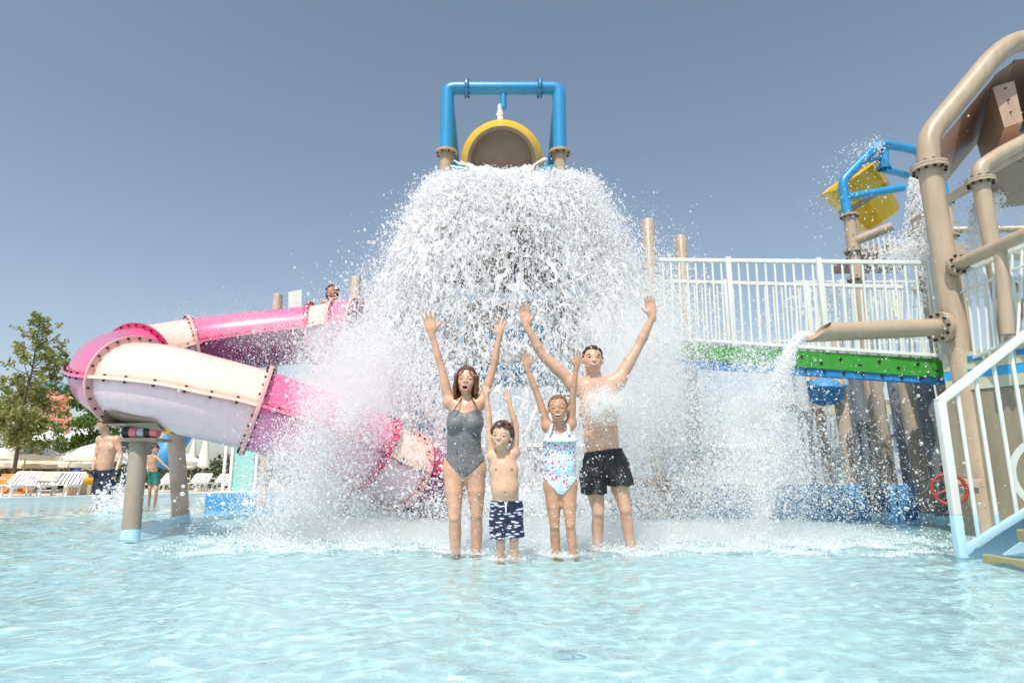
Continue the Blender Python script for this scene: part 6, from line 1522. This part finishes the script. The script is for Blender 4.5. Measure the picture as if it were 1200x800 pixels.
def build_fall():
    rg = np.random.default_rng(21); VV = []; FF = []; off = 0
    # ---- torn sheets: a net of filaments that opens as it falls
    for k, (v, w0, w1, pm, tmax, wob) in enumerate(((0.70, 0.28, 0.070, 1.75, 1.0, 0.030), (1.08, 0.26, 0.060, 1.9, 1.0, 0.035), (1.48, 0.20, 0.048, 1.9, 1.02, 0.045), (1.85, 0.13, 0.036, 1.85, 1.02, 0.055))):
        nph, nt = 700, 500
        ph = np.linspace(-pm, pm, nph); tt = np.linspace(0.0, 1.0, nt) ** 0.75 * tmax
        p_, t_ = np.meshgrid(ph, tt, indexing='ij'); arc = 1.15 + v * t_
        wq = np.stack([p_ * 3.4, t_ * 4.5, np.full_like(p_, k * 9.7)], -1); warp = np.stack([fbm(wq, 2), fbm(wq + 31, 2), 0 * p_], -1)
        q = np.stack([p_ * 16.0, t_ * 20.0 + 0.3 * p_ ** 2, np.full_like(p_, k * 5.3)], -1) + warp * 1.5
        n1 = np.abs(pnoise(q)); n2 = np.abs(pnoise(q * 2.1 + 40)); n3 = fbm(np.stack([p_ * 2.2, t_ * 3.0, np.full_like(p_, 3.1 + k)], -1), 2)
        f = np.clip(t_ / tmax, 0, 1); w = w1 + (w0 - w1) * (1 - f) ** 1.6
        w = w * np.clip(1 + 1.3 * n3, 0.35, 2.0) * (1 + 0.9 * np.clip((np.abs(p_) - 0.9) / 0.8, 0, 1))
        w = w * (1 - 0.5 * np.exp(-(p_ / 0.55) ** 2) * np.exp(-((f - 0.5) / 0.22) ** 2))
        keep = (n1 < w) | (n2 < w * 0.55) | (f < 0.06 + 0.05 * n3)
        keep &= (np.abs(p_) < pm * (1 - 0.16 * np.abs(n3)))
        h1 = fbm(np.stack([p_ * 12, t_ * 14, np.full_like(p_, 7.7 + k)], -1), 3)
        vv = v * (1 + 0.10 * n3); X = fall(p_, t_, vv)
        rdir = np.stack([np.sin(p_), -np.cos(p_), 0.35 + 0 * p_], -1)
        X = X + rdir * (h1 * wob * 1.4 * np.clip(0.45 + f * 1.6, 0, 1.4) + 0.05 * warp[..., 0])[..., None] + np.stack([warp[..., 1] * 0.10 * f, 0 * f, warp[..., 0] * 0.12 * f], -1)
        # the crown of water on top of the roof
        X[..., 2] += 0.06 * np.exp(-(t_ / 0.08) ** 2) * (0.6 + h1)
        idx = np.arange(nph * nt).reshape(nph, nt)
        kc = keep[:-1, :-1] & keep[1:, :-1] & keep[1:, 1:] & keep[:-1, 1:]
        F = np.stack([idx[:-1, :-1][kc], idx[1:, :-1][kc], idx[1:, 1:][kc], idx[:-1, 1:][kc]], -1)
        F = F[(X.reshape(-1, 3)[F[:, 0], 2] > -0.02)]
        us = np.unique(F); mp = np.zeros(nph * nt, np.int64); mp[us] = np.arange(len(us)) + off
        VV.append(X.reshape(-1, 3)[us]); FF.append(mp[F]); off += len(us)
    # the pool of water lying on the roof and pouring out of the bucket
    nph, nr = 300, 90; ph = np.linspace(-math.pi, math.pi, nph); rr = np.linspace(0.0, 1.08, nr); p_, r_ = np.meshgrid(ph, rr, indexing='ij')
    h = fbm(np.stack([r_ * np.sin(p_) * 5, r_ * np.cos(p_) * 5, 0 * r_], -1), 4)
    X = np.stack([FALL_C[0] + r_ * np.sin(p_), FALL_C[1] - r_ * np.cos(p_) * (0.40 + 0.75 * (np.cos(p_) < 0)), Z0 + 0.02 + 0.15 * h + 0.15 * np.sin(p_) ** 2 * (r_ / 1.2) ** 2 + 0.05 * np.cos(r_ * 1.2)], -1).reshape(-1, 3)
    idx = np.arange(nph * nr).reshape(nph, nr); VV.append(X); FF.append((np.stack([idx[:-1, :-1], idx[1:, :-1], idx[1:, 1:], idx[:-1, 1:]], -1)).reshape(-1, 4) + off); off += len(X)
    # tongue from the bucket lip
    n1, n2 = 70, 50; a = np.linspace(-1, 1, n1); b = np.linspace(0, 1, n2); a_, b_ = np.meshgrid(a, b, indexing='ij')
    lip = P(588, 191, YT - 0.25); hh = fbm(np.stack([a_ * 4, b_ * 3, 0 * a_], -1), 3)
    X = np.stack([lip.x + a_ * (0.52 + 0.25 * b_), lip.y - 0.05 - 1.05 * b_ + 0.10 * np.abs(a_), lip.z - 0.34 + 0.22 * np.abs(a_) ** 2 - 0.12 * b_ + 0.12 * hh - 0.22 * b_ ** 2], -1).reshape(-1, 3)
    idx = np.arange(n1 * n2).reshape(n1, n2); VV.append(X); FF.append((np.stack([idx[:-1, :-1], idx[1:, :-1], idx[1:, 1:], idx[:-1, 1:]], -1)).reshape(-1, 4) + off); off += len(X)
    V, F = np.concatenate(VV), np.concatenate(FF)
    link_mesh('falling_water', mesh_np('falling_water', V, F), m_fall, None, True, False, kind='stuff')
    return len(F)
def gauss_cloud(rg, c, s, n, rmin, rmed, sig=0.5):
    p = rg.normal(size=(n, 3)) * np.array(s) + np.array(c); return p, np.clip(rmed * np.exp(rg.normal(size=n) * sig), rmin, rmed * 4)
def px_cloud(rg, px, py, Y, sx, sy, sY, n, rmed, sig=0.5):
    """a roundish cloud about the point seen at a pixel; sx, sy in metres"""
    c = P(px, py, Y); p, r = gauss_cloud(rg, c, (sx, sY, sy), n, rmed * 0.4, rmed, sig); k = 0.75 / min(sx, sy) + 0.6
    nz = fbm(p * np.array((k, k, k * 0.6)) + px * 0.37, 3); ok = rg.random(n) < np.clip(0.42 + 1.7 * nz, 0.02, 1); return p[ok], r[ok]
def stream(rg, p0, vel, n, T, spread, rmed, r0=0.06, sig=0.5, t0=0.0):
    t = t0 + rg.random(n) * (T - t0); d = rg.normal(size=(n, 3)); d /= np.linalg.norm(d, axis=1)[:, None]
    k = (r0 + spread * t) * rg.random(n) ** 0.5
    p = np.array(p0) + np.array(vel) * t[:, None] + np.array((0, 0, -0.5 * G9)) * (t ** 2)[:, None] + d * k[:, None]
    return p, np.clip(rmed * np.exp(rg.normal(size=n) * sig), rmed * 0.4, rmed * 4)
def build_drops():
    rg = np.random.default_rng(33); A = []; R = []
    def put(pr):
        p, r = pr; ok = (p[:, 2] > 0.0) & (p[:, 1] > 3.4); A.append(p[ok]); R.append(r[ok])
    # the curtain itself
    def curtain(n, vmu, vsd, rmed, jit, pmax=2.0, edge=0.0, tp=0.8, t1=1.04, sig=0.5, vz=0.3):
        ph = (rg.random(n) * 2 - 1) * pmax
        if edge: ph = np.sign(ph) * (0.95 + (pmax - 0.95) * rg.random(n))
        t = rg.random(n) ** tp * t1; v = np.clip(rg.normal(vmu, vsd, n), 0.2, 4.0)
        p = fall(ph, t, v, 1.06 - 0.25 * rg.random(n) * (t < 0.2), vz + rg.normal(0, 0.35, n)) + rg.normal(size=(n, 3)) * (0.02 + jit * t)[:, None]
        # clumping: drop those in the gaps of a noise field
        nz = fbm(np.stack([ph * 5.0, t * 7.0, v * 1.2], -1), 2); ok = rg.random(n) < np.clip(0.55 + 1.7 * nz, 0.03, 1) * (1 - 0.6 * np.exp(-(ph / 0.55) ** 2) * np.exp(-((t - 0.5) / 0.22) ** 2))
        return p[ok], np.clip(rmed * np.exp(rg.normal(size=ok.sum()) * sig), rmed * 0.35, rmed * 3.2)
    put(curtain(230000, 1.05, 0.40, 0.0047, 0.09, tp=0.65))
    put(curtain(90000, 1.50, 0.38, 0.0047, 0.12, edge=1, tp=0.7))
    put(curtain(44000, 1.80, 0.36, 0.0042, 0.16, edge=1, tp=0.55, t1=1.04))
    put(curtain(5000, 2.0, 0.42, 0.0080, 0.12, edge=1, vz=0.5)); put(curtain(50000, 0.95, 0.4, 0.0048, 0.05, t1=0.55, tp=1.0)); put(curtain(5000, 1.3, 0.45, 0.0085, 0.08))
    put(curtain(3500, 0.9, 0.5, 0.009, 0.05, t1=0.22, vz=0.7)); put(curtain(2500, 1.5, 0.5, 0.008, 0.05, t1=0.45, vz=0.9, edge=1))
    # where it breaks on the slide, left: drops, then fine spray
    for c in ((428, 430, 7.7, .34, .46, .40, 20000, .0055), (392, 495, 6.6, .26, .28, .30, 9000, .0046), (365, 555, 6.5, .28, .24, .35, 6000, .0044), (345, 590, 6.5, .34, .16, .45, 6000, .0045), (450, 395, 8.6, .24, .40, .4, 7000, .0050),
              (448, 545, 6.4, .36, .28, .25, 2600, .0040), (490, 500, 7.4, .30, .44, .4, 5000, .0050), (330, 405, 8.7, .50, .18, .3, 2000, .0042)): put(px_cloud(rg, *c))
    for c in ((402, 475, 6.3, .24, .34, .30, 130000, .0017), (352, 560, 6.3, .26, .28, .35, 100000, .0017), (392, 425, 8.4, .50, .34, .4, 60000, .0022), (300, 388, 8.8, .7, .16, .3, 30000, .0018), (430, 440, 7.4, .36, .40, .4, 90000, .0019)): put(px_cloud(rg, *c))
    # right of the family
    for c in ((752, 440, 7.6, .36, .55, .45, 12000, .0046), (770, 505, 7.3, .42, .46, .5, 8000, .0046), (812, 475, 7.6, .40, .42, .5, 5500, .0048), (785, 385, 8.5, .26, .38, .4, 9000, .0046), (860, 515, 7.6, .46, .44, .5, 5000, .0048),
              (765, 330, 9.4, .30, .42, .3, 10000, .0050), (905, 525, 7.3, .46, .40, .5, 4000, .0048), (890, 480, 6.5, .16, .42, .18, 9000, .0040), (885, 560, 6.5, .22, .20, .3, 5500, .0042), (960, 530, 7.5, .60, .40, .5, 4500, .0048), (1010, 580, 7.5, .60, .16, .4, 2500, .0052)): put(px_cloud(rg, *c))
    for c in ((735, 420, 6.7, .30, .46, .35, 190000, .0017), (745, 520, 6.7, .32, .40, .4, 60000, .0017), (785, 415, 8.0, .28, .38, .4, 80000, .0019), (890, 500, 6.5, .20, .42, .22, 130000, .0018), (860, 570, 6.6, .55, .20, .4, 60000, .0017), (960, 560, 7.2, .55, .30, .5, 20000, .0018)): put(px_cloud(rg, *c))
    # behind the family, low
    for c in ((600, 530, 7.4, .9, .50, .4, 20000, .0058), (620, 590, 7.0, 1.2, .16, .4, 18000, .0050), (560, 450, 7.8, .8, .5, .3, 12000, .0062)): put(px_cloud(rg, *c))
    for c in ((600, 600, 6.7, 1.3, .14, .4, 60000, .0016), (420, 610, 6.5, .6, .10, .4, 25000, .0016), (820, 605, 6.6, 0.9, .10, .4, 30000, .0016)): put(px_cloud(rg, *c))
    # breaking over the father
    for c in ((703, 474, 5.36, .09, .075, .07, 19000, .0016), (690, 480, 5.34, .08, .07, .06, 600, .0028), (716, 468, 5.38, .08, .08, .07, 9000, .0016), (704, 478, 5.36, .10, .07, .06, 900, .0028), (697, 500, 5.36, .10, .10, .05, 700, .0026), (668, 545, 5.4, .06, .16, .08, 1800, .0036), (735, 470, 5.6, .10, .12, .1, 2200, .0034)): put(px_cloud(rg, *c))
    for c in ((545, 580, 5.02, .13, .18, .04, 650, .0022), (705, 560, 5.30, .16, .22, .05, 300, .0024), (655, 610, 4.9, .10, .12, .05, 260, .0020), (592, 630, 4.7, .10, .10, .05, 300, .0022), (545, 500, 5.0, .12, .2, .04, 130, .0020), (600, 470, 5.0, .9, .6, .3, 900, .0034)): put(px_cloud(rg, *c))
    # spout stream and others
    tip = P(944, 393, 6.42); put(stream(rg, tip, (-1.0, -0.05, -0.1), 8000, 0.62, 0.08, 0.0045, 0.05)); put(stream(rg, tip, (-1.05, -0.08, -0.1), 10000, 0.64, 0.24, 0.0028, 0.05, t0=0.2))
    g = P(586, 124, YT); put(stream(rg, g, (0.0, 0, -0.4), 1500, 0.27, 0.10, 0.008, 0.035))
    # far bucket: arc of drops thrown left, and water running down by the gable column
    n = 620; t = rg.random(n) * 0.75; s = P(1034, 176, 11.1)
    p = np.array(s) + np.stack([-(0.3 + 2.3 * rg.random(n)) * t, rg.normal(0, 0.12, n), (1.0 + 1.0 * rg.random(n)) * t - 4.9 * t * t * 1.1], -1) + rg.normal(size=(n, 3)) * 0.05; put((p, np.clip(0.007 * np.exp(rg.normal(size=n) * 0.5), 0.003, 0.016)))
    for (px, py, Y, vx, T, nn, sp) in ((1082, 195, 8.6, -0.22, 0.62, 5200, 0.25), (1076, 205, 8.8, -0.35, 0.60, 3500, 0.3), (1152, 235, 8.0, -0.50, 0.50, 3800, 0.25), (1178, 190, 7.4, -0.8, 0.35, 2600, 0.25), (1194, 160, 7.6, -0.3, 0.3, 1500, 0.4)):
        put(stream(rg, P(px, py, Y), (vx, 0, -0.2), nn, T, sp, 0.0065, 0.06))
    for c in ((1062, 296, 8.8, .22, .14, .2, 2600, .0075), (1050, 304, 8.9, .35, .08, .2, 1600, .006), (985, 352, 13.5, .55, .25, .3, 3600, .011), (1180, 260, 7.6, .6, .5, .4, 1500, .0055), (1150, 290, 8.0, .2, .3, .2, 1500, .006), (1080, 420, 7.2, .4, .5, .4, 1200, .004)): put(px_cloud(rg, *c))
    # wading man
    for c in ((131, 592, 11.3, .13, .16, .12, 2600, .010), (136, 598, 11.2, .10, .05, .1, 1200, .010), (146, 560, 11.4, .05, .35, .08, 700, .008)): put(px_cloud(rg, *c))
    # little collars of splash where legs meet the water
    for px, Y in ((533, 5.2), (558, 5.25), (587, 4.84), (603, 4.84), (652, 5.12), (673, 5.08), (700, 5.62), (740, 5.62)):
        c = P(px, 640, Y); n = 900; a = rg.uniform(0, 6.28, n); rr = 0.055 + rg.exponential(0.035, n)
        put((np.stack([c.x + rr * np.cos(a), c.y + rr * np.sin(a) * 0.9, rg.exponential(0.012, n)], -1), np.clip(0.0022 * np.exp(rg.normal(size=n) * 0.5), 0.001, 0.006)))
    # foam and splash skin on the pool
    n = 420000; x = rg.uniform(-3.0, 4.6, n); y = rg.gamma(2.2, 0.72, n) + 5.0; z = rg.exponential(0.028, n) * (rg.random(n) < 0.55) * np.clip((y - 4.9) / 1.0, 0.1, 1) * np.clip(1.6 - np.abs(x - 0.4) / 4.5, 0.2, 1.6)
    nz = fbm(np.stack([x * 2.3 + 0.4 * y, y * 3.6, 0 * x], -1), 4); ok = rg.random(n) < np.clip(0.22 + 1.5 * nz, 0, 1) * np.exp(-np.maximum(0, np.abs(x - 0.4) - 2.2) ** 2 / 0.9)
    put((np.stack([x, y, z + 0.002], -1)[ok], np.clip(0.0032 * np.exp(rg.normal(size=ok.sum()) * 0.5), 0.001, 0.012)))
    A_, R_ = np.concatenate(A), np.concatenate(R)
    drops_object('water_drops', A_, R_, m_drop)
    # torn shreds
    n = 62000; ph = (rg.random(n) * 2 - 1) * 1.95; t = rg.random(n) ** 0.7 * 1.05; v = np.clip(rg.normal(1.15, 0.42, n), 0.2, 2.4)
    p = fall(ph, t, v) + rg.normal(size=(n, 3)) * (0.03 + 0.08 * t)[:, None]; nz = fbm(np.stack([ph * 6, t * 8, v], -1), 2); ok = (rg.random(n) < np.clip(0.4 + 1.6 * nz, 0.03, 1)) & (p[:, 2] > 0.05)
    p = p[ok]; m = len(p); s = 0.0085 * np.exp(rg.normal(size=m) * 0.5); sc = np.stack([s * rg.uniform(0.5, 1.0, m), s * rg.uniform(0.5, 1.0, m), s * rg.uniform(1.0, 3.2, m)], -1)
    ro = rg.normal(size=(m, 3)) * np.array((0.5, 0.5, 3))
    blobs_object('water_shreds', p, np.clip(sc, 0, 0.06), ro, m_fall)
    return len(A_), m
def build_stream():
    """the solid tongue of water from the spout"""
    tip = P(944, 393, 6.42); mb_pts = []; V = []; F = []; n = 40; m = 16
    for i in range(n):
        t = 0.50 * i / (n - 1); c = np.array(tip) + np.array((-1.0, -0.05, -0.1)) * t + np.array((0, 0, -4.9)) * t * t; c[0] += 0.05 if i == 0 else 0
        for k in range(m):
            a = 2 * math.pi * k / m; r = 0.058 * (1 - 0.35 * i / n) * (1 + 0.45 * float(pnoise(np.array((math.cos(a) * 1.2, math.sin(a) * 1.2, i * 0.22)))))
            V.append(c + np.array((math.cos(a) * r, math.sin(a) * r * 0.8, 0.4 * math.cos(a) * r)))
    F = [(i * m + k, i * m + (k + 1) % m, (i + 1) * m + (k + 1) % m, (i + 1) * m + k) for i in range(n - 1) for k in range(m)]
    link_mesh('spout_water', mesh_np('spout_water', np.array(V), np.array(F)), m_fall, None, True, True, kind='stuff')
def build_mist():
    # soft drifting mist: thin even volumes, thickest where the water breaks
    m, N, L, b = mat_new('fine_mist'); N.remove(b); v = N.new('ShaderNodeVolumePrincipled'); v.inputs['Color'].default_value = (0.97, 0.98, 0.99, 1); v.inputs['Density'].default_value = MIST; v.inputs['Anisotropy'].default_value = 0.2
    L.new(v.outputs[0], N['Material Output'].inputs['Volume'])
    m2 = m.copy(); m2.name = 'low_mist'
    for nd in m2.node_tree.nodes:
        if nd.type == 'PRINCIPLED_VOLUME': nd.inputs['Density'].default_value = 0.8
    for i, (px, py, Y, sx, sy, sY) in enumerate(((405, 490, 6.35, .50, .58, .4), (372, 565, 6.3, .60, .42, .5), (420, 420, 8.2, .8, .6, .5), (735, 430, 6.8, .65, .8, .5), (780, 480, 7.2, .62, .6, .5), (885, 520, 6.5, .26, .70, .28), (640, 626, 6.25, 2.1, .15, .85), (430, 626, 6.25, 1.3, .15, .75), (870, 626, 6.2, 1.5, .14, .8), (300, 385, 8.8, 1.1, .25, .3))):
        c = P(px, py, Y); mb = MB(); mb.ell(c, (sx, sY, sy), None, 28, 18)
        mb.v = [(x, y, max(z, 0.03)) for x, y, z in mb.v]
        mb.build('spray_mist', m2 if 6 <= i <= 8 else m, None, True, kind='stuff')
MIST = 0.42
build_mist()
print('falling quads', build_fall()); print('drops', build_drops()); build_stream()
print('tris', sum(len(o.data.loops) - 2 * len(o.data.polygons) for o in bpy.data.objects if o.type == 'MESH'))
